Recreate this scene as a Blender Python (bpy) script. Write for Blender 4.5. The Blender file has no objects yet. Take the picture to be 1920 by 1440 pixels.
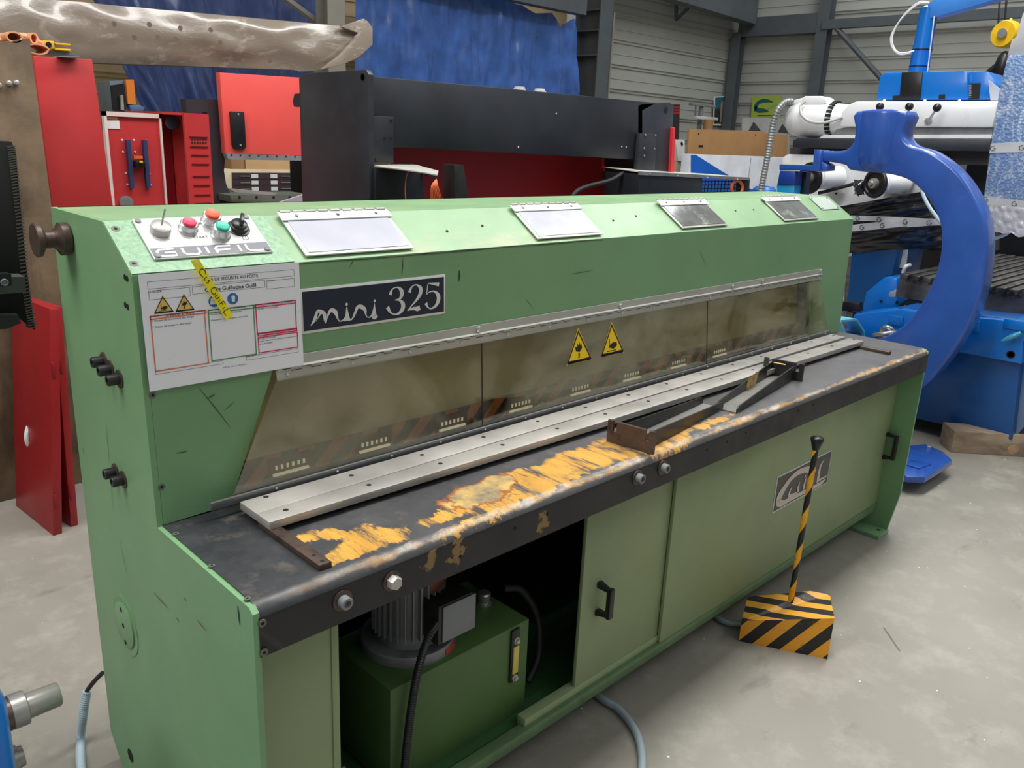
import bpy, bmesh, math, random
from mathutils import Vector as V, Matrix
from mathutils import noise as mnoise
random.seed(7)
S = bpy.context.scene
COL = S.collection
R = math.radians

# ---------------------------------------------------------------- camera
CR = V((0.71438461, -0.69837115, 0.04395867))
CU = V((0.17056521, 0.23471313, 0.95698341))
CF = V((0.67864729, 0.6761564, -0.28679327))
CP = V((-0.5577721, -1.14326968, 1.63246491))
FPX = 1541.1
cam_d = bpy.data.cameras.new('camera')
cam = bpy.data.objects.new('camera', cam_d)
COL.objects.link(cam)
cam.matrix_world = Matrix(((CR.x, CU.x, -CF.x, CP.x), (CR.y, CU.y, -CF.y, CP.y), (CR.z, CU.z, -CF.z, CP.z), (0, 0, 0, 1)))
cam_d.sensor_width = 36
cam_d.lens = FPX / 1920 * 36
cam_d.clip_start = .05
S.camera = cam
# ---------------------------------------------------------------- light and exposure
S.view_settings.view_transform = 'Standard'
S.view_settings.look = 'None'
S.view_settings.exposure = 0.0
S.view_settings.gamma = 1
S.view_settings.use_curve_mapping = False
wd = bpy.data.worlds.new('world')
S.world = wd
wd.use_nodes = True
_n, _l = wd.node_tree.nodes, wd.node_tree.links
_tc, _sp, _mr, _cr = _n.new('ShaderNodeTexCoord'), _n.new('ShaderNodeSeparateXYZ'), _n.new('ShaderNodeMapRange'), _n.new('ShaderNodeMix')
_l.new(_tc.outputs['Generated'], _sp.inputs[0])
_l.new(_sp.outputs[2], _mr.inputs['Value'])
_mr.inputs['From Min'].default_value = -.05
_mr.inputs['From Max'].default_value = .9
_cr.data_type = 'RGBA'
_l.new(_mr.outputs[0], _cr.inputs[0])
_cr.inputs[6].default_value = (.15, .15, .147, 1)
_cr.inputs[7].default_value = (.46, .49, .50, 1)
_l.new(_cr.outputs[2], _n['Background'].inputs[0])
_n['Background'].inputs[1].default_value = 1.0


def area(name, loc, target, sx, sy, power, color=(1, 1, 1)):
    d = bpy.data.lights.new(name, 'AREA')
    d.shape = 'RECTANGLE'
    d.size = sx
    d.size_y = sy
    d.energy = power
    d.color = color
    o = bpy.data.objects.new(name, d)
    COL.objects.link(o)
    o.location = loc
    o.rotation_euler = (V(target) - V(loc)).to_track_quat('-Z', 'Y').to_euler()
    return o


# daylight through the roof skylights, then an added fill lamp
area('skylight_and_fill', (3.5, .55, 6.6), (3.5, .45, 0), 7.5, 1.3, 500, (1, .99, .97))
area('skylight_and_fill', (4.5, -4.2, 6.8), (4.2, -3.4, 0), 9, 1.2, 100, (1, .99, .97))
area('skylight_and_fill', (11, 3.5, 6.8), (12, 4, 0), 1.4, 8, 210, (.97, .99, 1))
area('skylight_and_fill', (-3.2, 1.0, 5.5), (-.5, .6, .8), 2.0, 4, 210, (1, .98, .95))  # left fill, added to brighten the green side panel


# ---------------------------------------------------------------- measuring: a point of the picture met with a plane of the room
def ray(px, py):
    return CF + CR * ((px - 960) / FPX) + CU * ((720 - py) / FPX)


def W(px, py, **k):
    d = ray(px, py)
    a, v = list(k.items())[0]
    i = 'xyz'.index(a)
    return CP + d * ((v - CP[i]) / d[i])


def WP(px, py, pt, n):
    d = ray(px, py)
    return CP + d * ((V(pt) - CP).dot(n) / d.dot(n))


# ---------------------------------------------------------------- materials
def lin(c):
    return tuple((x / 255 / 12.92) if x / 255 <= .04045 else ((x / 255 + .055) / 1.055) ** 2.4 for x in c[:3]) + (1,)


MATS = {}


class NT:
    def __init__(s, name):
        s.m = bpy.data.materials.new(name)
        s.m.use_nodes = True
        s.t = s.m.node_tree
        s.b = s.t.nodes['Principled BSDF']
        s.tc = s.t.nodes.new('ShaderNodeTexCoord')

    def n(s, t, **k):
        x = s.t.nodes.new('ShaderNode' + t)
        for a, v in k.items():
            if a.startswith('i_'):
                x.inputs[a[2:].replace('_', ' ')].default_value = v
            else:
                setattr(x, a, v)
        return x

    def l(s, a, b):
        s.t.links.new(a, b)

    def math(s, op, a, b=None, c=None, clamp=False):
        x = s.t.nodes.new('ShaderNodeMath')
        x.operation = op
        x.use_clamp = clamp
        for i, v in enumerate((a, b, c)):
            if v is None:
                continue
            if isinstance(v, (int, float)):
                x.inputs[i].default_value = v
            else:
                s.l(v, x.inputs[i])
        return x.outputs[0]

    def mix(s, fac, a, b):
        x = s.t.nodes.new('ShaderNodeMix')
        x.data_type = 'RGBA'
        for sock, v in ((x.inputs[0], fac), (x.inputs[6], a), (x.inputs[7], b)):
            if isinstance(v, (int, float)):
                sock.default_value = v
            elif isinstance(v, tuple):
                sock.default_value = v
            else:
                s.l(v, sock)
        return x.outputs[2]

    def noise(s, scale, detail=4, rough=.55, stretch=None, co=None, dist=0):
        co = co or s.tc.outputs['Object']
        if stretch:
            mp = s.n('Mapping')
            mp.inputs['Scale'].default_value = stretch
            s.l(co, mp.inputs[0])
            co = mp.outputs[0]
        x = s.n('TexNoise')
        x.inputs['Scale'].default_value = scale
        x.inputs['Detail'].default_value = detail
        x.inputs['Roughness'].default_value = rough
        x.inputs['Distortion'].default_value = dist
        s.l(co, x.inputs['Vector'])
        return x.outputs[0]

    def ramp(s, fac, lo, hi):
        x = s.n('MapRange')
        x.inputs['From Min'].default_value = lo
        x.inputs['From Max'].default_value = hi
        s.l(fac, x.inputs['Value'])
        return x.outputs[0]


def mat(name, c, rough=.5, metal=0., var=.08, vs=3., bump=0., bs=60., wear=None, wth=(.68, .74), ws=9., wst=None, coat=0., spec=.5):
    if name in MATS:
        return MATS[name]
    t = NT(name)
    base = lin(c)
    dark = tuple(x * (1 - 2.2 * var) for x in base[:3]) + (1,)
    light = tuple(min(1, x * (1 + 1.6 * var)) for x in base[:3]) + (1,)
    col = t.mix(t.ramp(t.noise(vs, 5), .3, .7), dark, light) if var else None
    if wear:
        k = t.ramp(t.noise(ws, 8, .65, wst), wth[0], wth[1])
        col = t.mix(k, col if col is not None else base, lin(wear))
    if col is not None:
        t.l(col, t.b.inputs['Base Color'])
    else:
        t.b.inputs['Base Color'].default_value = base
    rr = t.ramp(t.noise(vs * 3.1, 3), 0, 1)
    t.l(t.math('MULTIPLY_ADD', rr, .22, rough - .11, clamp=True), t.b.inputs['Roughness'])
    t.b.inputs['Metallic'].default_value = metal
    t.b.inputs['Specular IOR Level'].default_value = spec
    t.b.inputs['Coat Weight'].default_value = coat
    t.b.inputs['Coat Roughness'].default_value = .12
    if bump:
        bp = t.n('Bump')
        bp.inputs['Strength'].default_value = bump
        bp.inputs['Distance'].default_value = .003
        t.l(t.noise(bs, 6, .6), bp.inputs['Height'])
        t.l(bp.outputs[0], t.b.inputs['Normal'])
    MATS[name] = t.m
    return t.m


def clear(name, tint, gloss=.12, rough=.03, milky=0.0, reflc=(235, 235, 235)):
    if name in MATS:
        return MATS[name]
    t = NT(name)
    tr = t.n('BsdfTransparent')
    tr.inputs[0].default_value = lin(tint)
    gl = t.n('BsdfGlossy')
    gl.inputs['Roughness'].default_value = rough
    bp = t.n('Bump')
    bp.inputs['Strength'].default_value = .25
    bp.inputs['Distance'].default_value = .02
    t.l(t.noise(5, 2, .4, dist=.8), bp.inputs['Height'])
    t.l(bp.outputs[0], gl.inputs['Normal'])
    fr = t.n('LayerWeight')
    fr.inputs[0].default_value = .5
    fc = t.math('MULTIPLY', t.math('POWER', fr.outputs[1], 4), .55)
    mx = t.n('MixShader')
    t.l(t.math('ADD', fc, gloss, clamp=True), mx.inputs[0])
    t.l(tr.outputs[0], mx.inputs[1])
    t.l(gl.outputs[0], mx.inputs[2])
    out = mx.outputs[0]
    if milky:
        df = t.n('BsdfDiffuse')
        df.inputs[0].default_value = lin(reflc)
        m2 = t.n('MixShader')
        t.l(t.math('MULTIPLY', t.ramp(t.noise(2.6, 3, .5, (1, 1, 1.6), dist=1.4), .35, .7), milky, clamp=True), m2.inputs[0])  # pale swirls painted in place of the guard's bright reflections
        t.l(out, m2.inputs[1])
        t.l(df.outputs[0], m2.inputs[2])
        out = m2.outputs[0]
    t.l(out, t.t.nodes['Material Output'].inputs[0])
    MATS[name] = t.m
    return t.m


def emit(name, c, s=1.):
    t = NT(name)
    t.b.inputs['Base Color'].default_value = lin(c)
    t.b.inputs['Emission Color'].default_value = lin(c)
    t.b.inputs['Emission Strength'].default_value = s
    return t.m


# ---------------------------------------------------------------- mesh building
class MB:
    def __init__(s):
        s.v = []
        s.f = []
        s.mi = []

    def add(s, vs, fs, m=0):
        b = len(s.v)
        s.v += [V(x) for x in vs]
        s.f += [[b + i for i in f] for f in fs]
        s.mi += [m] * len(fs)
        return s

    def bm(s, bmh, m=0):
        bmh.verts.index_update()
        s.add([v.co.copy() for v in bmh.verts], [[v.index for v in f.verts] for f in bmh.faces], m)
        bmh.free()
        return s

    def box(s, a, b, bev=0, m=0, seg=2, mat4=None):
        bmh = bmesh.new()
        a, b = V(a), V(b)
        c = (a + b) / 2
        d = b - a
        bmesh.ops.create_cube(bmh, size=1)
        for v in bmh.verts:
            v.co = V((v.co.x * abs(d.x), v.co.y * abs(d.y), v.co.z * abs(d.z)))
        if bev:
            bmesh.ops.bevel(bmh, geom=bmh.edges[:], offset=min(bev, min(abs(d.x), abs(d.y), abs(d.z)) * .45), segments=seg, affect='EDGES', profile=.5)
        for v in bmh.verts:
            v.co = v.co + c
            if mat4:
                v.co = mat4 @ v.co
        return s.bm(bmh, m)

    def prism(s, poly, ext, bev=0, m=0):
        """closed polygon (world points) pushed along ext"""
        ext = V(ext)
        poly = [V(p) for p in poly]
        n = len(poly)
        if bev:
            bmh = bmesh.new()
            a = [bmh.verts.new(p) for p in poly]
            b = [bmh.verts.new(p + ext) for p in poly]
            bmh.faces.new(a)
            bmh.faces.new(b[::-1])
            for i in range(n):
                bmh.faces.new((a[i], b[i], b[(i + 1) % n], a[(i + 1) % n]))
            bmesh.ops.recalc_face_normals(bmh, faces=bmh.faces[:])
            bmesh.ops.bevel(bmh, geom=bmh.edges[:], offset=bev, segments=2, affect='EDGES', profile=.5, clamp_overlap=True)
            return s.bm(bmh, m)
        vs = poly + [p + ext for p in poly]
        fs = [list(range(n)), list(range(2 * n - 1, n - 1, -1))] + [[i, i + n, (i + 1) % n + n, (i + 1) % n] for i in range(n)]
        return s.add(vs, fs, m)

    def quad(s, pts, m=0):
        return s.add(pts, [list(range(len(pts)))], m)

    def tube(s, pts, r, seg=12, closed=False, m=0, caps=True, radii=None, twist=0):
        pts = [V(p) for p in pts]
        n = len(pts)
        up = V((0, 0, 1))
        rings = []
        pu = None
        for i, p in enumerate(pts):
            if closed:
                t = (pts[(i + 1) % n] - pts[i - 1])
            else:
                t = pts[min(i + 1, n - 1)] - pts[max(i - 1, 0)]
            if t.length < 1e-9:
                t = V((0, 0, 1))
            t.normalize()
            if pu is None:
                a = up if abs(t.z) < .9 else V((1, 0, 0))
                pu = (a - t * a.dot(t)).normalized()
            else:
                pu = (pu - t * pu.dot(t)).normalized()
            w = t.cross(pu)
            rr = radii[i] if radii else r
            rings.append([p + (pu * math.cos(2 * math.pi * (j / seg) + twist * i) + w * math.sin(2 * math.pi * (j / seg) + twist * i)) * rr for j in range(seg)])
        vs = [q for ring in rings for q in ring]
        fs = []
        rn = n if closed else n - 1
        for i in range(rn):
            for j in range(seg):
                a, b = i * seg + j, i * seg + (j + 1) % seg
                c, d = ((i + 1) % n) * seg + (j + 1) % seg, ((i + 1) % n) * seg + j
                fs.append([a, b, c, d])
        if caps and not closed:
            fs.append(list(range(seg))[::-1])
            fs.append([(n - 1) * seg + j for j in range(seg)])
        return s.add(vs, fs, m)

    def cyl(s, a, b, r, seg=20, r2=None, m=0):
        return s.tube([a, b], r, seg, m=m, radii=[r, r if r2 is None else r2])

    def lathe(s, a, axis, prof, seg=24, m=0):
        """prof: list of (distance along axis, radius)"""
        a = V(a)
        t = V(axis).normalized()
        q = V((0, 0, 1)) if abs(t.z) < .9 else V((1, 0, 0))
        u = (q - t * q.dot(t)).normalized()
        w = t.cross(u)
        vs = [a + t * h + (u * math.cos(2 * math.pi * j / seg) + w * math.sin(2 * math.pi * j / seg)) * r for h, r in prof for j in range(seg)]
        fs = []
        for i in range(len(prof) - 1):
            for j in range(seg):
                fs.append([i * seg + j, i * seg + (j + 1) % seg, (i + 1) * seg + (j + 1) % seg, (i + 1) * seg + j])
        fs.append(list(range(seg))[::-1])
        fs.append([(len(prof) - 1) * seg + j for j in range(seg)])
        return s.add(vs, fs, m)

    def torus(s, c, axis, R1, r, seg=32, sub=10, m=0):
        t = V(axis).normalized()
        q = V((0, 0, 1)) if abs(t.z) < .9 else V((1, 0, 0))
        u = (q - t * q.dot(t)).normalized()
        w = t.cross(u)
        return s.tube([V(c) + (u * math.cos(2 * math.pi * i / seg) + w * math.sin(2 * math.pi * i / seg)) * R1 for i in range(seg)], r, sub, closed=True, m=m)

    def sphere(s, c, r, m=0, seg=16):
        bmh = bmesh.new()
        bmesh.ops.create_uvsphere(bmh, u_segments=seg, v_segments=seg // 2 + 2, radius=1)
        rr = V((r, r, r)) if isinstance(r, (int, float)) else V(r)
        for v in bmh.verts:
            v.co = V((v.co.x * rr.x, v.co.y * rr.y, v.co.z * rr.z)) + V(c)
        return s.bm(bmh, m)

    def grid(s, fn, nu, nv, m=0):
        vs = [fn(i / nu, j / nv) for j in range(nv + 1) for i in range(nu + 1)]
        fs = [[j * (nu + 1) + i, j * (nu + 1) + i + 1, (j + 1) * (nu + 1) + i + 1, (j + 1) * (nu + 1) + i] for j in range(nv) for i in range(nu)]
        return s.add(vs, fs, m)

    def build(s, name, mats, parent=None, smooth=35, loc=None, recalc=True, **props):
        if not isinstance(mats, (list, tuple)):
            mats = [mats]
        me = bpy.data.meshes.new(name)
        if parent is not None:
            org = WL[parent.name]
        elif loc is not None:
            org = V(loc)
        else:
            xs = [v.x for v in s.v]
            ys = [v.y for v in s.v]
            zs = [v.z for v in s.v]
            org = V(((min(xs) + max(xs)) / 2, (min(ys) + max(ys)) / 2, min(zs)))
        me.from_pydata([tuple(v - org) for v in s.v], [], s.f)
        for m in mats:
            me.materials.append(m)
        if any(s.mi):
            me.polygons.foreach_set('material_index', s.mi)
        if recalc:
            bmh = bmesh.new()
            bmh.from_mesh(me)
            bmesh.ops.recalc_face_normals(bmh, faces=bmh.faces[:])
            bmh.to_mesh(me)
            bmh.free()
        if smooth:
            me.shade_smooth()
            me.set_sharp_from_angle(angle=R(smooth))
        o = bpy.data.objects.new(name, me)
        COL.objects.link(o)
        WL[o.name] = org
        if parent is not None:
            o.parent = parent
        else:
            o.location = org
        for k, v in props.items():
            o[k] = v
        return o


WL = {}


def thing(name, label, cat, loc, group=None):
    o = bpy.data.objects.new(name, None)
    o.empty_display_size = .1
    COL.objects.link(o)
    o.location = loc
    WL[o.name] = V(loc)
    o['label'] = label
    o['category'] = cat
    if group:
        o['group'] = group
    return o


def tag(o, label, cat, group=None):
    o['label'] = label
    o['category'] = cat
    if group:
        o['group'] = group
    return o


def clone(o, off, parent=None):
    """a copy of a part moved by off (world metres)"""
    c = o.copy()
    COL.objects.link(c)
    c.location = o.location + V(off)
    WL[c.name] = WL[o.name] + V(off)
    if parent:
        c.parent = parent
    return c


def pts(lst, **k):
    return [W(px, py, **k) for px, py in lst]


def slab(name, pl, m, parent, thick, bev=0, lift=0, **k):
    """a plate of real thickness whose front outline lies on a plane of the room"""
    a = list(k)[0]
    e = V((thick if a == 'x' else 0, thick if a == 'y' else 0, -thick if a == 'z' else 0))
    return MB().prism([W(px, py, **k) for px, py in pl], e, bev).build(name, m, parent)


def smoothpath(p, n=8):
    """Catmull-Rom through points"""
    p = [V(x) for x in p]
    q = [p[0] * 2 - p[1]] + p + [p[-1] * 2 - p[-2]]
    out = []
    for i in range(1, len(q) - 2):
        for j in range(n):
            t = j / n
            out.append(.5 * ((2 * q[i]) + (q[i + 1] - q[i - 1]) * t + (2 * q[i - 1] - 5 * q[i] + 4 * q[i + 1] - q[i + 2]) * t * t + (3 * q[i] - q[i - 1] - 3 * q[i + 1] + q[i + 2]) * t ** 3))
    out.append(p[-1])
    return out


def hose(p, r, n=8, pitch=.012, amp=.12, seg=12):
    """ribbed hose"""
    c = smoothpath(p, 24)
    L = [0]
    for a, b in zip(c, c[1:]):
        L.append(L[-1] + (b - a).length)
    k = max(4, int(L[-1] / pitch * 2))
    out = []
    j = 0
    for i in range(k + 1):
        d = L[-1] * i / k
        while j < len(L) - 2 and L[j + 1] < d:
            j += 1
        t = (d - L[j]) / max(1e-9, L[j + 1] - L[j])
        out.append(c[j].lerp(c[j + 1], t))
    return MB().tube(out, r, seg, radii=[r * (1 + (amp if i % 2 else -amp)) for i in range(k + 1)])


# ---------------------------------------------------------------- flat print
class Sheet:
    """a flat surface: origin, two directions spanning its width and height, and its outward normal"""

    def __init__(s, o, u, v, out=None):
        s.o, s.u, s.v = V(o), V(u), V(v)
        s.n = s.u.cross(s.v).normalized()
        if s.n.dot(CP - s.o) < 0:
            s.n = -s.n

    def at(s, a, b, h=0):
        return s.o + s.u * a + s.v * b + s.n * h

    def rect(s, mb, a0, b0, a1, b1, h=.0006, m=0):
        mb.quad([s.at(a0, b0, h), s.at(a1, b0, h), s.at(a1, b1, h), s.at(a0, b1, h)], m)

    def frame(s, mb, a0, b0, a1, b1, w, h=.0006, m=0):
        wa, wb = w / s.u.length, w / s.v.length
        s.rect(mb, a0, b0, a1, b0 + wb, h, m)
        s.rect(mb, a0, b1 - wb, a1, b1, h, m)
        s.rect(mb, a0, b0, a0 + wa, b1, h, m)
        s.rect(mb, a1 - wa, b0, a1, b1, h, m)

    def poly(s, mb, pl, h=.0006, m=0):
        mb.quad([s.at(a, b, h) for a, b in pl], m)

    def ribbon(s, mb, pl, h=.0008, m=0, n=8, smooth=True):
        """stroke: points (a,b,width) widths in metres"""
        P3 = [V((a * s.u.length, b * s.v.length, w)) for a, b, w in pl]
        if smooth and len(P3) > 2:
            P3 = smoothpath(P3, n)
        L, Rr = [], []
        for i, p in enumerate(P3):
            t = P3[min(i + 1, len(P3) - 1)] - P3[max(i - 1, 0)]
            d = V((t.x, t.y))
            if d.length < 1e-9:
                d = V((1, 0))
            d.normalize()
            w = max(p.z, .0002) / 2
            L.append((p.x - d.y * w, p.y + d.x * w))
            Rr.append((p.x + d.y * w, p.y - d.x * w))
        for i in range(len(P3) - 1):
            q = [L[i], Rr[i], Rr[i + 1], L[i + 1]]
            mb.quad([s.at(x / s.u.length, y / s.v.length, h) for x, y in q], m)

    def text(s, mb, txt, a, b, height, h=.0008, m=0, width=None, align='LEFT', shear=0, bold=0):
        cu = bpy.data.curves.new('lettering', 'FONT')
        cu.body = txt
        cu.size = height * 1.38
        cu.align_x = align
        cu.shear = shear
        cu.offset = bold
        cu.resolution_u = 3
        ob = bpy.data.objects.new('lettering', cu)
        me = ob.to_mesh()
        un, vn = s.u.normalized(), s.v.normalized()
        o = s.at(a, b, h)
        k = 1
        if width and me.vertices:
            xs = [v.co.x for v in me.vertices]
            k = width / max(1e-6, max(xs) - min(xs))
        vs = [o + un * v.co.x * k + vn * v.co.y for v in me.vertices]
        mb.add(vs, [list(p.vertices) for p in me.polygons], m)
        ob.to_mesh_clear()
        bpy.data.objects.remove(ob)
        bpy.data.curves.remove(cu)


def put(mb, name, m, parent, label=None):
    o = mb.build(name, m, parent, smooth=0, recalc=False)
    if label:
        o['label'] = label
    return o

# ---------------------------------------------------------------- paints and metals
GREEN = mat('green_paint', (122, 164, 118), .42, var=.05, vs=2.2, wear=(66, 88, 62), wth=(.70, .76), ws=30, wst=(1, 1, .25), bump=.12, bs=220)
GREEN_T = mat('green_paint_top', (134, 170, 126), .38, var=.07, vs=4, wear=(170, 172, 130), wth=(.56, .72), ws=7, wst=(.35, 1, 1), bump=.1, bs=200)
GREEN_D = mat('green_door_paint', (140, 156, 116), .45, var=.05, vs=2.5, wear=(74, 84, 60), wth=(.71, .75), ws=22, wst=(1, 1, 2.5), bump=.08, bs=220)
GREEN_H = mat('green_hammered_paint', (136, 176, 138), .35, var=.12, vs=110, bump=.35, bs=170)
DGREEN = mat('dark_green_paint', (52, 92, 52), .5, var=.1)
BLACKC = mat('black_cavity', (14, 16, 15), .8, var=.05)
BLACK = mat('black_paint', (34, 35, 37), .42, var=.12, vs=6, wear=(120, 92, 48), wth=(.74, .78), ws=14)
BLACKS = mat('black_satin', (24, 25, 28), .35, var=.1)
STEEL = mat('brushed_steel', (188, 184, 178), .36, .45, var=.12, vs=5, bump=.1, bs=90)
STEELW = mat('bright_steel', (205, 206, 206), .28, .8, var=.05, vs=8)
ALU = mat('aluminium', (190, 190, 182), .45, .35, var=.05, vs=6)
GALV = mat('grey_metal', (134, 136, 138), .5, .25, var=.12, vs=8)
BROWNS = mat('browned_steel', (92, 76, 68), .42, .45, var=.15, vs=14, wear=(60, 46, 38), wth=(.55, .7), ws=25)
DSTEEL = mat('dark_steel', (58, 58, 58), .38, .5, var=.15, vs=9)
WHITE = mat('white_paint', (226, 227, 226), .4, var=.02)
WHITEP = mat('white_plate', (222, 222, 220), .35, .2, var=.03, vs=12)
RED = mat('red_paint', (196, 54, 56), .42, var=.06, vs=2, wear=(150, 24, 30), wth=(.62, .8), ws=5)
REDB = mat('bright_red_paint', (240, 88, 82), .4, var=.04, vs=2)
REDD = mat('dark_red_paint', (140, 22, 32), .5, var=.05, vs=2)
RUST = mat('rusty_brown_steel', (122, 102, 80), .6, .2, var=.22, vs=5, wear=(84, 60, 42), wth=(.5, .72), ws=6, wst=(1, 1, .25), bump=.3, bs=40)
BLUEC = mat('royal_blue_gloss', (44, 86, 172), .25, var=.06, vs=5, coat=.5, bump=.08, bs=26)
BLUEM = mat('machine_blue', (0, 110, 200), .32, var=.05, vs=3, coat=.3)
BLUEL = mat('light_blue_paint', (24, 150, 210), .35, var=.04)
CYAN = mat('cyan_paint', (120, 205, 225), .4, var=.04)
ORANGE = mat('orange_plastic', (232, 110, 48), .5, var=.08, vs=20)
YELLOW = mat('yellow_paint', (235, 190, 30), .45, var=.08, vs=15)
YELL = mat('yellow_label', (255, 240, 20), .5, var=0)
INK = mat('black_ink', (22, 22, 24), .6, var=0)
PAPER = mat('white_paper', (240, 241, 247), .3, var=.01, coat=.6)
RUBBER = mat('black_rubber', (26, 26, 27), .6, var=.1)
HOSEG = mat('grey_hose', (150, 164, 170), .45, var=.04)
CARD = mat('brown_board', (164, 122, 78), .6, var=.05, vs=3)
CARTON = mat('carton', (196, 160, 118), .7, var=.04)
WOOD = None
KHAKI = mat('khaki_paint', (172, 164, 124), .45, var=.04, vs=3)
GLASSY = clear('tinted_sheet', (246, 244, 230), .10, .05, .20, (206, 202, 180))
CLEARP = clear('clear_sheet', (240, 240, 238), .10, .05)
FILM = None


def wood():
    t = NT('weathered_wood')
    a = t.ramp(t.noise(9, 6, .6, (1, .12, 1.6), dist=.6), .3, .7)
    t.l(t.mix(a, lin((112, 96, 82)), lin((168, 148, 126))), t.b.inputs['Base Color'])
    t.b.inputs['Roughness'].default_value = .8
    return t.m


WOOD = wood()


def stripes(name, a, b, direction, period, off=0., worn=True):
    t = NT(name)
    g = t.n('NewGeometry') if False else t.tc
    dp = t.n('VectorMath')
    dp.operation = 'DOT_PRODUCT'
    t.l(t.tc.outputs['Object'], dp.inputs[0])
    dp.inputs[1].default_value = direction
    fr = t.math('FRACT', t.math('MULTIPLY_ADD', dp.outputs['Value'], 1 / period, off + 50))
    k = t.math('GREATER_THAN', fr, .5)
    c = t.mix(k, lin(a), lin(b))
    if worn:
        c = t.mix(t.ramp(t.noise(26, 7, .65), .62, .74), c, lin((120, 92, 52)))
    t.l(c, t.b.inputs['Base Color'])
    t.b.inputs['Roughness'].default_value = .45
    return t.m


def concrete():
    t = NT('concrete_floor')
    co = t.tc.outputs['Object']
    a = t.mix(t.ramp(t.noise(.55, 6, .6), .3, .7), lin((126, 122, 112)), lin((156, 151, 141)))
    a = t.mix(t.math('MULTIPLY', t.ramp(t.noise(5, 8, .7), .5, .75), .4), a, lin((194, 190, 180)))
    a = t.mix(t.ramp(t.noise(1.7, 8, .7, (1, 2.5, 1)), .60, .72), a, lin((120, 114, 106)))
    vor = t.n('TexVoronoi')
    vor.inputs['Scale'].default_value = 16
    t.l(co, vor.inputs['Vector'])
    sp = t.math('LESS_THAN', vor.outputs['Distance'], .06)
    sp = t.math('MULTIPLY', sp, t.math('GREATER_THAN', t.noise(3, 3), .53))
    a = t.mix(sp, a, lin((225, 222, 212)))
    t.l(a, t.b.inputs['Base Color'])
    t.l(t.ramp(t.noise(2.2, 5), -.6, 1.5), t.b.inputs['Roughness'])
    bp = t.n('Bump')
    bp.inputs['Strength'].default_value = .25
    bp.inputs['Distance'].default_value = .003
    t.l(t.noise(45, 8, .65), bp.inputs['Height'])
    t.l(bp.outputs[0], t.b.inputs['Normal'])
    return t.m


CONC = concrete()
CLAD = mat('white_cladding', (172, 173, 166), .5, var=.04, vs=.8)
CLADW = mat('warm_lit_cladding', (196, 172, 134), .6, var=.05, vs=.8)  # warm light on the left wall is put into this colour
BEAMM = mat('grey_beam_paint', (82, 88, 92), .55, var=.08, vs=2)
BEAMW = mat('dusty_post_paint', (136, 132, 122), .6, var=.08, vs=2)

# ---------------------------------------------------------------- setting
XW, YW = 15.35, 8.607


def structure(o):
    o['kind'] = 'structure'
    return o


structure(MB().box((-9, -9, -.1), (XW + .3, YW + .6, 0)).build('floor', CONC, loc=(0, 0, 0)))
structure(MB().box((10.7, YW + .12, 0), (XW + .3, YW + .25, 6.6)).build('wall_back', CLAD))
structure(MB().box((XW + .12, -9, 0), (XW + .25, YW + .12, 6.6)).build('wall_right', CLAD))


def cassette(L, h, axis):
    """a cladding tray: flat face with raised lips at its joints"""
    prof = [(0, .035), (.012, .06), (.028, .06), (.038, .0), (h * .44, .0), (h * .45, .012), (h * .47, .012), (h * .48, 0), (h - .05, 0), (h - .036, .03), (h - .01, .03), (h, .035)]
    m = MB()
    for (z0, d0), (z1, d1) in zip(prof, prof[1:]):
        if axis == 'x':
            m.quad([(0, -d0, z0), (L, -d0, z0), (L, -d1, z1), (0, -d1, z1)])
        else:
            m.quad([(-d0, 0, z0), (-d0, -L, z0), (-d1, -L, z1), (-d1, 0, z1)])
    return m


HC = .405
wb = structure(MB().box((-9, YW + .55, 0), (10.7, YW + .6, 6.6)).build('wall_left', CLADW))
wbk = bpy.data.objects['wall_back']
wrt = bpy.data.objects['wall_right']
p0 = cassette(XW - 10.7, HC, 'x')
me0 = p0.build('cladding_panel', CLAD, None, smooth=0, loc=(0, 0, 0))
p1 = cassette(16, HC, 'y')
me1 = p1.build('cladding_panel', CLAD, None, smooth=0, loc=(0, 0, 0))
p2 = cassette(19.65, HC, 'x')
me2 = p2.build('cladding_panel', CLADW, None, smooth=0, loc=(0, 0, 0))
for k in range(15):
    for src, par, off in ((me0, wbk, V((10.7, YW + .118, k * HC + .1))), (me1, wrt, V((XW + .118, YW + .1, k * HC + .1))), (me2, wb, V((-9, YW + .548, k * HC + .1)))):
        o = src if k == 0 else src.copy()
        if k:
            COL.objects.link(o)
        o.parent = par
        o.location = off - WL[par.name]


def hbeam(a, b, w, d, side=(0, 0, 1), t=.012, m=0):
    """I section from a to b: flange width w along side x axis, depth d along side"""
    a, b, sd = V(a), V(b), V(side).normalized()
    ax = (b - a).normalized()
    sd = (sd - ax * sd.dot(ax)).normalized()
    ot = ax.cross(sd)
    mb = MB()

    def bar(s0, s1, o0, o1):
        p = [a + sd * s0 + ot * o0, a + sd * s1 + ot * o0, a + sd * s1 + ot * o1, a + sd * s0 + ot * o1]
        mb.prism(p, b - a)
    bar(-d / 2, -d / 2 + t, -w / 2, w / 2)
    bar(d / 2 - t, d / 2, -w / 2, w / 2)
    bar(-d / 2 + t, d / 2 - t, -t / 2, t / 2)
    return mb


def trim(mb, n, m=BEAMM):
    return structure(mb.build('trim_%d' % n, m, smooth=0))


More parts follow.
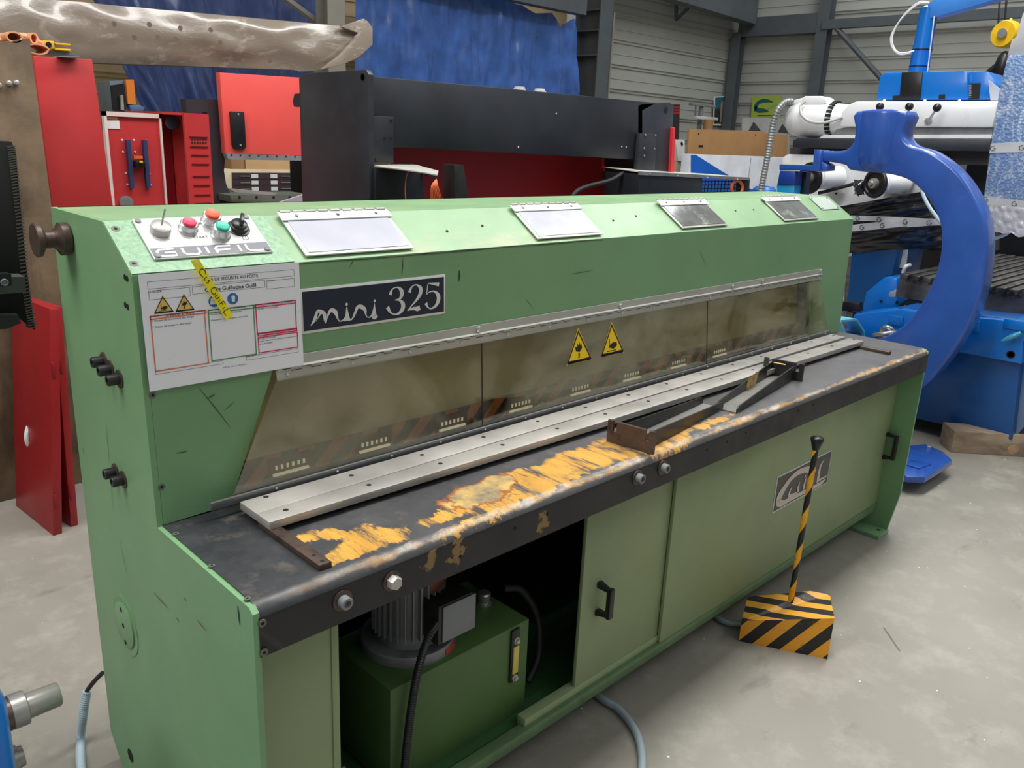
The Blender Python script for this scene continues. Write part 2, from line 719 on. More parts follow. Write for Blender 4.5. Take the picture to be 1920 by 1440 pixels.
# steel frame of the hall
xc = W(1118, 100, y=YW - .45).x
col = trim(hbeam((xc, YW - .35, 0), (xc, YW - .35, 6.2), .30, .52, (0, 1, 0), .02), 1)
for z in (2.95, 3.32, 3.62):
    MB().box((xc - .16, YW - .6, z), (xc + .16, YW - .12, z + .02)).build('stiffener', BEAMM, col)
MB().box((xc + .17, YW - .62, 0), (xc + .2, YW - .08, 3.62)).build('edge_flashing', BEAMW, col)
xe = XW - .16
trim(hbeam((xe - .05, YW - .1, 0), (xe - .05, YW - .1, 3.85), .2, .2, (1, 0, 0), .015), 2)
y3 = W(1535, 100, x=XW - .25).y
trim(hbeam((xe, y3, 0), (xe, y3, 6.2), .22, .22, (1, 0, 0), .02), 3)
a = W(1400, 47, x=XW - .2)
trim(MB().box((XW - .26, y3, a.z - .22), (XW - .05, YW - .1, a.z + .12)), 4)
b = W(1730, 30, x=XW - .25)
trim(MB().box((XW - .3, -6, b.z - .12), (XW - .16, y3, b.z + .04)), 5)
pa, pb = W(1557, 40, x=XW - .25), W(1655, 150, x=XW - .25)
trim(MB().cyl(pa, pb + (pb - pa) * .5, .05, 8), 6)
# beam over the tarpaulin and portal rafter to the corner
pa, pb = W(860, -20, y=YW - .9), W(1100, 28, y=YW - .9)
trim(MB().box((3.8, YW - .98, pb.z - .02), (W(1092, 28, y=YW - .9).x, YW - .82, pb.z + .24)), 7)
pa, pb = W(1190, -30, y=YW - .8), W(1420, 22, y=YW - .6)
trim(MB().prism([pa + V((0, 0, -.05)), pb + V((0, 0, -.22)), pb + V((.35, .2, -.05)), pb + V((0, 0, .5)), pa + V((0, 0, .6))], (0, .25, 0)), 8)
t9 = MB()
q = pts([(1268, 3), (1268, 37), (1300, 5)], y=YW - .1)
for i in range(3):
    t9.cyl(q[i], q[(i + 1) % 3], .035, 6)
trim(t9, 9)
pa = W(620, 60, y=6.6)
trim(hbeam((pa.x, 6.6, 0), (pa.x, 6.6, 5.2), .2, .22, (0, 1, 0), .015), 10, BEAMW)
pq, pr = W(515, -18, y=6.8), W(600, 45, y=6.8)
trim(MB().cyl(pq, pr, .035, 6), 11, BEAMW)
# ladder like frame at the left of the dark tarpaulin
lad = MB()
l0 = W(285, 150, y=8.2)
for dx in (0, .42):
    lad.box((l0.x + dx, 8.2, 0), (l0.x + dx + .06, 8.26, 4.2))
for k in range(8):
    lad.box((l0.x, 8.2, .5 + k * .45), (l0.x + .42, 8.25, .55 + k * .45))
trim(lad, 12, mat('dull_frame', (96, 84, 66), .6))


def tarp(name, top, bottom, y, m, amp, nfold, seed, ny=70, nx=150, tilt=0):
    """hanging cloth between an upper and a lower outline given as points of the picture"""
    T = [W(px, py, y=y) for px, py in top]
    B = [W(px, py, y=y) for px, py in bottom]

    def along(P, u):
        x = P[0].x + (P[-1].x - P[0].x) * u
        for a, b in zip(P, P[1:]):
            if x <= b.x + 1e-6:
                return a.lerp(b, max(0, min(1, (x - a.x) / max(1e-6, b.x - a.x))))
        return P[-1].copy()

    def fn(u, v):
        p = along(T, u).lerp(along(B, u), v)
        n1 = mnoise.noise(V((u * nfold, v * 1.2 + u * tilt, seed))) + .5 * mnoise.noise(V((u * nfold * 2.3 + v * .8, v * 2, seed + 3))) + .25 * mnoise.noise(V((u * nfold * 5, v * 7, seed + 5)))
        p.y += amp * n1 * (.3 + .7 * v)
        return p
    return MB().grid(fn, nx, ny).build(name, m, smooth=80, recalc=False)


TARP = mat('blue_tarpaulin', (62, 102, 176), .3, var=.16, vs=3, coat=.35, bump=1, bs=9)
TARPD = mat('dark_blue_tarpaulin', (62, 78, 124), .26, var=.15, vs=2, coat=.35, bump=.6, bs=9)
tag(tarp('tarpaulin', [(668, -60), (840, -30), (900, -10), (980, 10), (1004, 25), (1035, 24), (1050, 50), (1075, 34), (1083, 60)], [(668, 260), (800, 262), (1000, 265), (1083, 262)], 8.0, TARP, .16, 11, 1.0), 'large bright blue tarpaulin hanging from the roof beam behind the black frame', 'tarpaulin')
tag(tarp('tarpaulin', [(150, -60), (596, -60)], [(305, 300), (596, 300)], 7.7, TARPD, .16, 9, 4.0, tilt=4), 'dark blue tarpaulin in slanting folds left of the dusty post', 'tarpaulin')

# ---------------------------------------------------------------- the green shear
LX, TZ, YF, YT, YS, YB, FZ, HZ, AZ = 3.059, .8595, .391, .408, .536, .841, 1.36, 1.4455, .761
shear = thing('plate_shear', 'long green sheet metal shear with a black worktable, spanning the foreground', 'shear machine', (0, 0, 0))


def fy(z):
    return YF + (z - TZ) * (YT - YF) / (FZ - TZ)


# side panels
PROF = [(.03, .0), (.0, .2), (.0, TZ - .012), (.012, TZ - .003), (YF, TZ - .002), (YT, FZ), (YS, HZ), (YB, HZ), (YB, .095), (.76, .0)]
for x0 in (0, LX - .012):
    MB().prism([(x0, y, z) for y, z in PROF], (.012, 0, 0)).build('side_panel', GREEN, shear, smooth=0)
# hood: slope, top and back
hood = MB()
e = .0125
hood.prism([(e, YT + .001, FZ), (LX - e, YT + .001, FZ), (LX - e, YS, HZ), (e, YS, HZ)], (0, .004, -.012))
hood.prism([(e, YS, HZ), (LX - e, YS, HZ), (LX - e, YB, HZ), (e, YB, HZ)], (0, 0, -.012))
hood.prism([(e, YB, HZ), (LX - e, YB, HZ), (LX - e, YB, .1), (e, YB, .1)], (0, -.012, 0))
hood.build('hood', GREEN_T, shear, smooth=0)
# fascia with the trapezoid opening
FO = [(.155, TZ + .003), (.272, 1.142), (2.70, 1.142), (2.768, TZ + .003)]
fas = MB()


def fp(x, z, d=0):
    return (x, fy(z) + d, z)


for quad in ([(e, TZ), FO[0], FO[1], (e, 1.142)], [FO[3], (LX - e, TZ), (LX - e, 1.142), FO[2]], [(e, 1.142), (LX - e, 1.142), (LX - e, FZ), (e, FZ)]):
    fas.prism([fp(*q) for q in quad], (0, .008, 0))
fas.build('fascia', GREEN, shear, smooth=0)
# slope helper sheet (unit metres)
nS = V((0, -(HZ - FZ), YS - YT)).normalized()
tS = V((0, YS - YT, HZ - FZ)).normalized()
SLP = Sheet(V((0, YT, FZ)) + nS * .001, V((1, 0, 0)), tS)


def sbox(mb, x0, t0, x1, t1, h0, h1, bev=0, m=0):
    return mb.prism([SLP.at(x0, t0, h0), SLP.at(x1, t0, h0), SLP.at(x1, t1, h0), SLP.at(x0, t1, h0)], SLP.n * (h1 - h0), bev, m)


# hammered paint field behind the panel
sbox(MB(), .001, .002, .335, .152, 0, .0012).build('painted_field', GREEN_H, shear, smooth=0)


def screw(p, n, r, parent, m=None, name='screw', h=.003):
    return MB().lathe(p, n, [(0, r), (h * .6, r), (h, r * .7)], 12).build(name, m or GALV, parent)


def csk(p, n, r, parent):
    n = V(n)
    return MB().lathe(p, n, [(0, r), (.0016, r * .97)], 20, 0).lathe(V(p) + n * .0016, n, [(0, r * .45), (.0003, r * .45)], 6, 1).build('screw', [mat('screw_flat', (104, 108, 98), .5, .2), BLACKC], parent)


for x, t in ((.012, .128), (.010, .029)):
    csk(SLP.at(x + .004, t), SLP.n, .0085, shear)
# control panel
cp = sbox(MB(), .053, .032, .298, .150, .002, .006, .0008).build('control_panel', WHITEP, shear, smooth=30)
sbox(MB(), .0545, .0335, .2965, .062, .006, .0066).build('dark_band', mat('grey_band', (112, 112, 118), .4, var=.02), cp, smooth=0)
lb = MB()
GW = Sheet(SLP.at(.064, .0375, .0066), V((1, 0, 0)), tS)


def letters(mb, sh, h, w):
    """wide squared block capitals"""
    k = w
    def seg(p, smooth=False):
        sh.ribbon(mb, [(a, b, k) for a, b in p], .0005, smooth=smooth)
    H = h
    x = 0
    seg([(x + .034, H), (x + .006, H), (x, H * .7), (x, H * .3), (x + .006, 0), (x + .034, 0), (x + .034, H * .5), (x + .014, H * .5)])
    x = .050
    seg([(x, H), (x, H * .3), (x + .006, 0), (x + .026, 0), (x + .032, H * .3), (x + .032, H)])
    x = .098
    seg([(x, 0), (x, H)])
    x = .116
    seg([(x, 0), (x, H * .7), (x + .006, H), (x + .034, H)])
    seg([(x, H * .45), (x + .03, H * .45)])
    x = .166
    seg([(x, 0), (x, H)])
    x = .182
    seg([(x, H), (x, H * .25), (x + .006, 0), (x + .034, 0)])


letters(lb, GW, .019, .0052)
put(lb, 'lettering', WHITE, cp)
lb = MB()
SLP.text(lb, 'STOP', .158, .1235, .0075, .0066)
SLP.text(lb, 'START', .150, .0835, .0075, .0066)
SLP.frame(lb, .078, .098, .104, .128, .0005, .0066)
SLP.ribbon(lb, [(.094, .098, .0005), (.112, .064, .0005)], .0066)
SLP.ribbon(lb, [(.256, .079, .0012), (.262, .084, .0012), (.262, .074, .0012), (.252, .072, .0012), (.251, .080, .0012), (.257, .083, .0012)], .0066)
put(lb, 'lettering', INK, cp)
for x, t in ((.062, .142), (.288, .142), (.062, .040), (.288, .040)):
    screw(SLP.at(x, t, .006), SLP.n, .006, cp, GALV)


def disc(x, t, prof, seg=28):
    return MB().lathe(SLP.at(x, t, .006), SLP.n, prof, seg)


kb = disc(.092, .108, [(0, .019), (.003, .0195), (.016, .019), (.018, .0155), (.019, .006)]).build('key_switch', STEEL, cp)
kk = MB().cyl(SLP.at(.092, .108, .024), SLP.at(.097, .116, .056), .0018, 8)

kk.build('key', STEELW, cp)
for nm, x, t, r_, c, h in (('push_button', .148, .110, .0165, (226, 40, 84), .022), ('push_button', .2025, .128, .0175, (236, 84, 40), .026), ('push_button', .206, .087, .017, (30, 180, 150), .028)):
    bz = disc(x, t, [(0, r_ + .003), (.004, r_ + .003), (.006, r_ + .001), (h - .006, r_ + .001), (h - .004, r_ - .001)]).build('button_bezel', STEELW, cp)
    pb_ = MB().lathe(SLP.at(x, t, .006 + h - .008), SLP.n, [(0, r_ - .003), (.008, r_ - .003), (.0095, r_ - .005), (.0085, 0.002)], 24).build(nm, mat('button_%d' % c[0], c, .35, var=0), cp)
disc(.254, .107, [(0, .024), (.002, .024), (.003, .020), (.010, .019), (.012, .012)]).build('selector_ring', DSTEEL, cp)
disc(.254, .107, [(.0, .0165), (.016, .0155), (.018, .012)]).build('selector_body', BLACKS, cp)
MB().prism([SLP.at(.248, .096, .022), SLP.at(.255, .094, .022), SLP.at(.266, .118, .022), SLP.at(.259, .121, .022)], SLP.n * .016, .0015).build('selector_lever', BLACKS, cp)
# four hinged sight windows
for k, (x0, x1) in enumerate(((.366, .655), (1.080, 1.358), (1.768, 2.048), (2.458, 2.740))):
    w = sbox(MB(), x0, .012, x1, .128, .002, .006, .0015).build('sight_window', WHITEP if k < 2 else ALU, shear)
    w['label'] = ('sight window with milky white cover' if k < 2 else 'sight window with dark see-through cover')
    g = sbox(MB(), x0 + .010, .020, x1 - .010, .124, .006, .0075).build('window_pane', mat('milky_pane', (184, 185, 196), .2, var=.03, vs=5, coat=.5) if k < 2 else mat('smoked_pane', (96, 98, 92), .12, var=.2, vs=12, wear=(190, 190, 180), wth=(.55, .75), ws=14, coat=.8), w, smooth=0)
    hg = sbox(MB(), x0 - .003, .123, x1 + .003, .150, .0075, .0105, .0006).build('hinge_leaf', WHITE, w, smooth=0)
    kn = MB()
    for i in range(9):
        xx = x0 + (x1 - x0) * (i + .5) / 9
        kn.cyl(SLP.at(xx - .012, .1515, .009), SLP.at(xx + .012, .1515, .009), .0045, 10)
    kn.build('hinge_knuckles', ALU, w)
    for i in range(3):
        screw(SLP.at(x0 + (x1 - x0) * (.13 + .37 * i), .136, .0105), SLP.n, .004, w, GALV)
pl = sbox(MB(), 2.862, .066, 3.024, .147, .001, .0025).build('blank_plate', mat('dull_plate', (176, 186, 176), .5, .2), shear, smooth=0)
for x, t in ((2.872, .139), (3.014, .139), (2.872, .074), (3.014, .074)):
    screw(SLP.at(x, t, .0025), SLP.n, .0035, pl, GALV)
hol = [(0.80, .07), (.93, .083), (1.47, .075), (1.60, .09), (2.2, .09), (2.33, .09)]
for x, t in hol:
    MB().lathe(SLP.at(x, t), SLP.n, [(0, .0035), (.0008, .0035)], 10).build('screw_hole', BLACKC, shear, smooth=0)
# knob spool at the left side
MB().lathe((0, .742, 1.389), (-1, 0, 0), [(0, .012), (.0, .030), (.003, .034), (.018, .034), (.024, .024), (.030, .018), (.046, .018), (.052, .026), (.056, .034), (.064, .035), (.066, .033)], 36).build('side_spool', BROWNS, shear)


def capbolt(p, n, r, h, parent, m=None, washer=True, hexh=False, name='cap_bolt'):
    mb = MB()
    n = V(n)
    if washer:
        mb.lathe(p, n, [(0, r * 1.65), (.003, r * 1.65)], 20, 0)
    if hexh:
        mb.lathe(V(p) + n * .003, n, [(0, r * 1.15), (h * .85, r * 1.15), (h, r)], 6, 1)
    else:
        mb.lathe(V(p) + n * .003, n, [(0, r), (h * .92, r), (h, r * .9), (h, r * .55), (h * .55, r * .5)], 18, 1)
    return mb.build(name, [BROWNS, m or DSTEEL], parent)


for y, z in ((.600, 1.155), (.566, 1.145), (.520, 1.136), (.598, .909), (.555, .906)):
    capbolt((0, y, z), (-1, 0, 0), .0115, .022, shear)
for y, z in ((.431, 1.351), (.441, 1.352), (.452, 1.298), (.441, 1.296)):
    MB().lathe((0, y, z), (-1, 0, 0), [(0, .006), (.0008, .006)], 12).build('screw_hole', BLACKC, shear, smooth=0)
rc = MB().lathe((0, .640, .512), (-1, 0, 0), [(0, .075), (.0015, .075), (.002, .068), (.001, .064), (.001, .056), (.004, .056), (.005, .054), (.005, .001)], 40).build('round_cover', GREEN, shear, smooth=60)
for dz in (.04, 0, -.042):
    MB().lathe((-.005, .64 + dz * .1, .512 + dz), (-1, 0, 0), [(0, .006), (.0006, .006)], 12).build('screw_hole', BLACKC, rc, smooth=0)
MB().lathe((0, .703, .105), (-1, 0, 0), [(0, .018), (.0008, .018)], 24).build('side_hole', BLACKC, shear, smooth=0)


# worktable with its folded front
def table_mat():
    t = NT('worn_black_table')
    co = t.tc.outputs['Object']
    sx = t.n('SeparateXYZ')
    t.l(co, sx.inputs[0])
    # warped copy of the coordinates
    nz = t.n('TexNoise')
    nz.inputs['Scale'].default_value = 9
    nz.inputs['Detail'].default_value = 7
    nz.inputs['Roughness'].default_value = .7
    t.l(co, nz.inputs['Vector'])
    st = t.noise(34, 6, .7, (1, .16, 1))
    nc = t.n('SeparateXYZ')
    t.l(nz.outputs['Color'], nc.inputs[0])
    X = t.math('ADD', sx.outputs[0], t.math('MULTIPLY_ADD', nc.outputs[0], .16, -.08))
    X = t.math('ADD', X, t.math('MULTIPLY_ADD', st, .10, -.05))
    Y = t.math('ADD', sx.outputs[1], t.math('MULTIPLY_ADD', nc.outputs[1], .07, -.035))
    Y = t.math('ADD', Y, t.math('MULTIPLY_ADD', st, .07, -.035))

    def ell(cx, cy, rx, ry, rot=0):
        dx, dy = t.math('SUBTRACT', X, cx), t.math('SUBTRACT', Y, cy)
        c, s_ = math.cos(rot), math.sin(rot)
        a = t.math('ADD', t.math('MULTIPLY', dx, c / rx), t.math('MULTIPLY', dy, s_ / rx))
        b = t.math('ADD', t.math('MULTIPLY', dx, -s_ / ry), t.math('MULTIPLY', dy, c / ry))
        return t.math('SQRT', t.math('ADD', t.math('MULTIPLY', a, a), t.math('MULTIPLY', b, b)))
    ds = None
    for p in ELL:
        q = ell(*p)
        ds = q if ds is None else t.math('MINIMUM', ds, q)
    yel = t.ramp(ds, 1.12, .92)
    ycol = t.mix(t.ramp(t.noise(30, 7, .7, (1, .2, 1)), .25, .75), lin((180, 126, 50)), lin((222, 172, 76)))
    blk = t.mix(t.ramp(t.noise(3.2, 7, .65), .35, .72), lin((28, 31, 35)), lin((80, 80, 82)))
    blk = t.mix(t.math('MULTIPLY', t.ramp(t.noise(16, 8, .7), .55, .8), .5), blk, lin((132, 122, 108)))
    # the far end is greyer than the near left corner
    blk = t.mix(t.math('MULTIPLY', t.ramp(sx.outputs[0], .2, 1.0), .4), blk, lin((104, 101, 100)))
    c = t.mix(t.math('MULTIPLY', yel, t.ramp(t.noise(40, 7, .75, (1, .15, 1)), .38, .5)), blk, ycol)
    # blistered patch with a brown rim
    bl = t.math('MINIMUM', ell(.60, .103, .085, .056), ell(.665, .12, .07, .045))
    c = t.mix(t.ramp(bl, 1.08, 1.0), c, lin((150, 86, 40)))
    c = t.mix(t.ramp(bl, .97, .85), c, t.mix(t.ramp(t.noise(14, 6, .7), .35, .65), lin((206, 172, 100)), lin((110, 104, 92))))
    # worn line along the folded edge
    ed = t.math('ABSOLUTE', t.math('SUBTRACT', sx.outputs[2], TZ - .006))
    front = t.math('LESS_THAN', t.math('ADD', sx.outputs[1], t.math('MULTIPLY', t.noise(20, 6, .7), .03)), .040)
    es = t.math('MULTIPLY', t.ramp(t.math('ADD', ed, t.math('MULTIPLY', t.noise(22, 8, .7, (.5, 1, 1)), .026)), .0185, .011), front)
    c = t.mix(t.math('MULTIPLY', es, t.ramp(sx.outputs[0], .02, .35)), c, t.mix(t.ramp(t.noise(18, 6, .7), .42, .6), lin((196, 150, 84)), lin((206, 198, 184))))
    # apron stays black with a few scraped spots
    apr = t.math('LESS_THAN', sx.outputs[2], TZ - .022)
    sp = t.math('MINIMUM', t.math('MINIMUM', ellz(t, X, sx.outputs[2], .385, .825, .022, .030), ellz(t, X, sx.outputs[2], .452, .815, .010, .036)), ellz(t, X, sx.outputs[2], .70, .80, .012, .028))
    ac = t.mix(t.math('MULTIPLY', t.ramp(sp, 1.1, .85), .8), lin((30, 30, 32)), lin((150, 116, 66)))
    c = t.mix(apr, c, ac)
    t.l(c, t.b.inputs['Base Color'])
    t.l(t.math('MULTIPLY_ADD', t.noise(7, 6, .65), .5, .20), t.b.inputs['Roughness'])
    bp = t.n('Bump')
    bp.inputs['Strength'].default_value = .15
    bp.inputs['Distance'].default_value = .002
    t.l(t.noise(70, 7, .7), bp.inputs['Height'])
    t.l(bp.outputs[0], t.b.inputs['Normal'])
    return t.m


def ellz(t, X, Z, cx, cz, rx, rz):
    a = t.math('MULTIPLY', t.math('SUBTRACT', X, cx), 1 / rx)
    b = t.math('MULTIPLY', t.math('SUBTRACT', Z, cz), 1 / rz)
    return t.math('SQRT', t.math('ADD', t.math('MULTIPLY', a, a), t.math('MULTIPLY', b, b)))


ELL = []
for (px, py, rx, ry, rot) in ((615, 1003, .075, .028, -.5), (690, 1015, .07, .034, .1), (655, 1040, .055, .022, .1), (725, 1008, .05, .03, 0),
                              (905, 935, .09, .05, .1), (1000, 898, .13, .055, .05), (1090, 862, .14, .062, .05), (1170, 838, .11, .07, 0), (1240, 830, .12, .04, 0), (1330, 795, .14, .018, 0),
                              (860, 955, .12, .02, .1), (990, 930, .25, .014, .05)):
    c_ = W(px, py, z=TZ)
    ELL.append((c_.x, c_.y, rx, ry, rot))
TABM = table_mat()
tb = MB()
prof = [(YF + .0, TZ)] + [(.030 - .030 * math.sin(a_ * math.pi / 16), TZ - .030 + .030 * math.cos(a_ * math.pi / 16)) for a_ in range(0, 9)] + [(0, AZ)]
prof = [(y, z) for y, z in prof]
NXT = 60
xs = [.010 + (LX - .009) * i / NXT for i in range(NXT + 1)]
for (ya, za), (yb_, zb) in zip(prof, prof[1:]):
    for xa, xb in zip(xs, xs[1:]):
        tb.quad([(xa, ya - .0015, za), (xb, ya - .0015, za), (xb, yb_ - .0015, zb), (xa, yb_ - .0015, zb)])
inn = [(YF, TZ - .012), (.030, TZ - .012), (.010, TZ - .032), (.010, AZ)]
for (ya, za), (yb_, zb) in zip(inn, inn[1:]):
    tb.quad([(xs[0], ya, za), (xs[0], yb_, zb), (xs[-1], yb_, zb), (xs[-1], ya, za)])
tb.quad([(xs[0], 0 - .0015, AZ), (xs[-1], 0 - .0015, AZ), (xs[-1], .010, AZ), (xs[0], .010, AZ)])
for x in (xs[0], xs[-1]):
    tb.quad([(x, YF, TZ), (x, .03, TZ), (x, 0, TZ - .03), (x, 0, AZ), (x, .01, AZ), (x, .010, TZ - .032), (x, .03, TZ - .012), (x, YF, TZ - .012)])
# weld shared edges
table = tb.build('worktable', TABM, shear, smooth=40)
bmx = bmesh.new()
bmx.from_mesh(table.data)
bmesh.ops.remove_doubles(bmx, verts=bmx.verts[:], dist=.0001)
bmesh.ops.recalc_face_normals(bmx, faces=bmx.faces[:])
bmx.to_mesh(table.data)
bmx.free()
table.data.shade_smooth()
table.data.set_sharp_from_angle(angle=R(40))
for px, py in ((325, 1003), (392, 1063), (466, 1131)):
    q = W(px, py, z=TZ)
    csk((q.x + .005, max(q.y, .034), TZ), (0, 0, 1), .0062, table)
for px, py in ((483, 1171), (486, 1226)):
    q = W(px, py, y=0)
    csk((q.x + .008, -.0015, q.z), (0, -1, 0), .0075, table)
for px, py in ((862, 1043), (965, 990), (1025, 963), (1362, 828), (1398, 811), (1496, 770), (1524, 758), (1686, 690), (1708, 683), (1325, 843)):
    q = W(px, py, y=0)
    MB().lathe((q.x, -.0015, q.z), (0, -1, 0), [(0, .004), (.0008, .004)], 12).build('bolt_hole', BLACKC, table, smooth=0)
for (x, z), hx in (((.285, .807), True), ((.174, .808), False), ((1.057, .815), False), ((1.166, .815), False)):
    capbolt((x, -.001, z), (0, -1, 0), .0125, .016, shear, STEEL if hx else GALV, hexh=hx)
# flat steel bars on the table
ZB0, ZB1 = .872, .889
HB = .0045
b1 = MB().prism([(.150, .268, ZB0), (2.84, .262 + .006, ZB0), (2.84, .330, ZB0), (.150, .338, ZB0)], (0, 0, ZB1 - ZB0), .0008).build('flat_bar', STEEL, shear)
b2 = MB().prism([(.150, .216, ZB0), (1.2, .197, ZB0), (2.835, .186, ZB0), (2.83, .248, ZB0), (1.45, .2605, ZB0), (.150, .2675, ZB0)], (0, 0, ZB1 - ZB0), .0008).build('flat_bar', STEEL, shear)
for k in range(14):
    x = .203 + .2015 * k
    for (yy, par) in ((.312 + (.327 - .312) * max(0, 1 - k), b1), (.246 - .022 * k / 13, b2)):
        MB().lathe((x, yy, ZB1), (0, 0, 1), [(0, .0058), (.0004, .0058)], 12).build('bolt_hole', BLACKC, par, smooth=0)
MB().prism([(.150, .036, TZ), (.176, .034, TZ), (.176, .262, TZ), (.150, .262, TZ)], (0, 0, .0125), .001).build('stop_bar', BROWNS, shear)
sb = shear.children[-1] if False else None
for yy in (.046, .075):
    MB().lathe((.163, yy, TZ + .0125), (0, 0, 1), [(0, .004), (.0004, .004)], 10).build('bolt_hole', BLACKC, shear, smooth=0)
MB().prism([(2.80, .066, TZ), (2.824, .066, TZ), (2.824, .30, TZ), (2.80, .30, TZ)], (0, 0, .0125), .001).build('stop_bar', BROWNS, shear)
for k in range(5):
    MB().box((.5 + .5 * k, .24, TZ), (.53 + .5 * k, .32, ZB0)).build('spacer', BROWNS, shear, smooth=0)
# inside the opening: khaki blade beam, striped hold-down beam and slotted plates
MB().box((.1, .452, .925), (2.95, .47, 1.19)).build('blade_beam', KHAKI, shear, smooth=0)
STR = stripes('hazard_stripes_dull', (36, 32, 30), (176, 100, 52), (1, 0, -1), .088)
GAPGLOW = emit('daylight_glow', (236, 232, 214), .35)  # self-lit strips imitate daylight showing through gaps in the hold-down beam
hd = MB().box((.06, .444, .868), (2.90, .50, .924)).build('hold_down_beam', STR, shear, smooth=0)
for x in (.325, .557, .81, 1.071, 1.334, 1.594, 1.865, 2.134, 2.40, 2.64):
    pl_ = MB().box((x - .055, .441, .872), (x + .055, .444, .918)).build('slotted_plate', mat('brown_plate', (70, 46, 36), .6), hd, smooth=0)
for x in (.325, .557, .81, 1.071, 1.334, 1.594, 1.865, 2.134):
    MB().box((x - .045, .434, .8765), (x + .045, .4405, .8815)).build('glow_strip', GAPGLOW, hd, smooth=0)
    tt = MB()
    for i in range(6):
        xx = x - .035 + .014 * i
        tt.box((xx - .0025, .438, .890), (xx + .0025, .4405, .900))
    tt.build('glow_marks', GAPGLOW, hd, smooth=0)
MB().box((.06, .50, .55), (3.0, .56, .92)).build('shaded_inner_wall', BLACKC, shear, smooth=0)  # inner walls and floor in black: shade of the enclosed body as colour
MB().box((.015, YF + .012, TZ - .06), (LX - .015, .46, TZ - .02)).build('shaded_inner_floor', BLACKC, shear, smooth=0)
MB().prism([fp(.156, TZ, .008), fp(.272, 1.142, .008), fp(.272, 1.142, .05), fp(.156, TZ, .05)], (-.004, 0, 0)).build('opening_lip', BLACKC, shear, smooth=0)
MB().prism([fp(2.768, TZ, .008), fp(2.70, 1.142, .008), fp(2.70, 1.142, .05), fp(2.768, TZ, .05)], (.004, 0, 0)).build('opening_lip', DSTEEL, shear, smooth=0)
# guard: hinge strip, three clear sheets and a bottom rail
gy = lambda z: fy(z) - .006
hs = MB().prism([(.272, gy(1.163), 1.163), (2.79, gy(1.163), 1.163), (2.812, gy(1.118), 1.118), (.276, gy(1.112), 1.112)], (0, .004, 0)).build('hinge_strip', ALU, shear, smooth=0)
for k in range(52):
    x = .285 + k * .0485
    z = 1.1385
    lo = MB() if k == 0 else None
    if k == 0:
        lo.box((x, gy(z) - .0065, z - .0012), (x + .022, gy(z) - .0055, z))
        lo.box((x + .022, gy(z) - .0065, z - .006), (x + .047, gy(z) - .0055, z - .0048))
        knk = lo.build('hinge_joint', BLACKC, hs, smooth=0)
    else:
        clone(knk, (.0485 * k, 0, 0), hs)
MB().cyl((.276, gy(1.1385) - .001, 1.1385), (2.80, gy(1.1385) - .001, 1.1385), .0045, 10).build('hinge_pin', ALU, hs)
for k in range(16):
    x = .30 + .165 * k
    screw((x, gy(1.124), 1.124), (0, -1, 0), .0042, hs, STEELW)
for px, py in ((895, 616), (1161, 573), (1372, 537), (1428, 527), (1537, 508)):
    q = W(px, py, y=.398)
    screw((q.x, gy(1.152), min(1.156, q.z)), (0, -1, 0), .008, hs, STEELW, h=.006)
GX = [(.262, .145), (.862, .846), (1.93, 1.92), (2.79, 2.873)]
for k in range(3):
    (t0, b0), (t1, b1_) = GX[k], GX[k + 1]
    if k == 0:
        polyg = [(b0 - .005, .360, .882), (b1_ - .002, .360, .882), (t1 - .002, gy(1.115) - .001, 1.115), (.272, gy(1.115) - .001, 1.115)]
    else:
        polyg = [(b0 + .002, .360, .882), (b1_ - .002, .360, .882), (t1 - .002, gy(1.115) - .001, 1.115), (t0 + .002, gy(1.115) - .001, 1.115)]
    MB().prism(polyg, (0, -.003, 0)).build('guard_sheet', GLASSY, shear, smooth=0)
    if k:
        MB().prism([(b0 - .001, .359, .882), (b0 + .001, .359, .882), (t0 + .001, gy(1.115) - .002, 1.115), (t0 - .001, gy(1.115) - .002, 1.115)], (0, -.003, 0)).build('sheet_joint', DSTEEL, shear, smooth=0)
gr = MB().box((.095, .350, .880), (2.875, .357, .897), .001).build('guard_rail', mat('rail_metal', (128, 130, 130), .4, .5), shear)
for k in range(18):
    screw((.24 + .152 * k, .350, .889), (0, -1, 0), .003, gr, STEELW)
# warning triangles on the middle sheet


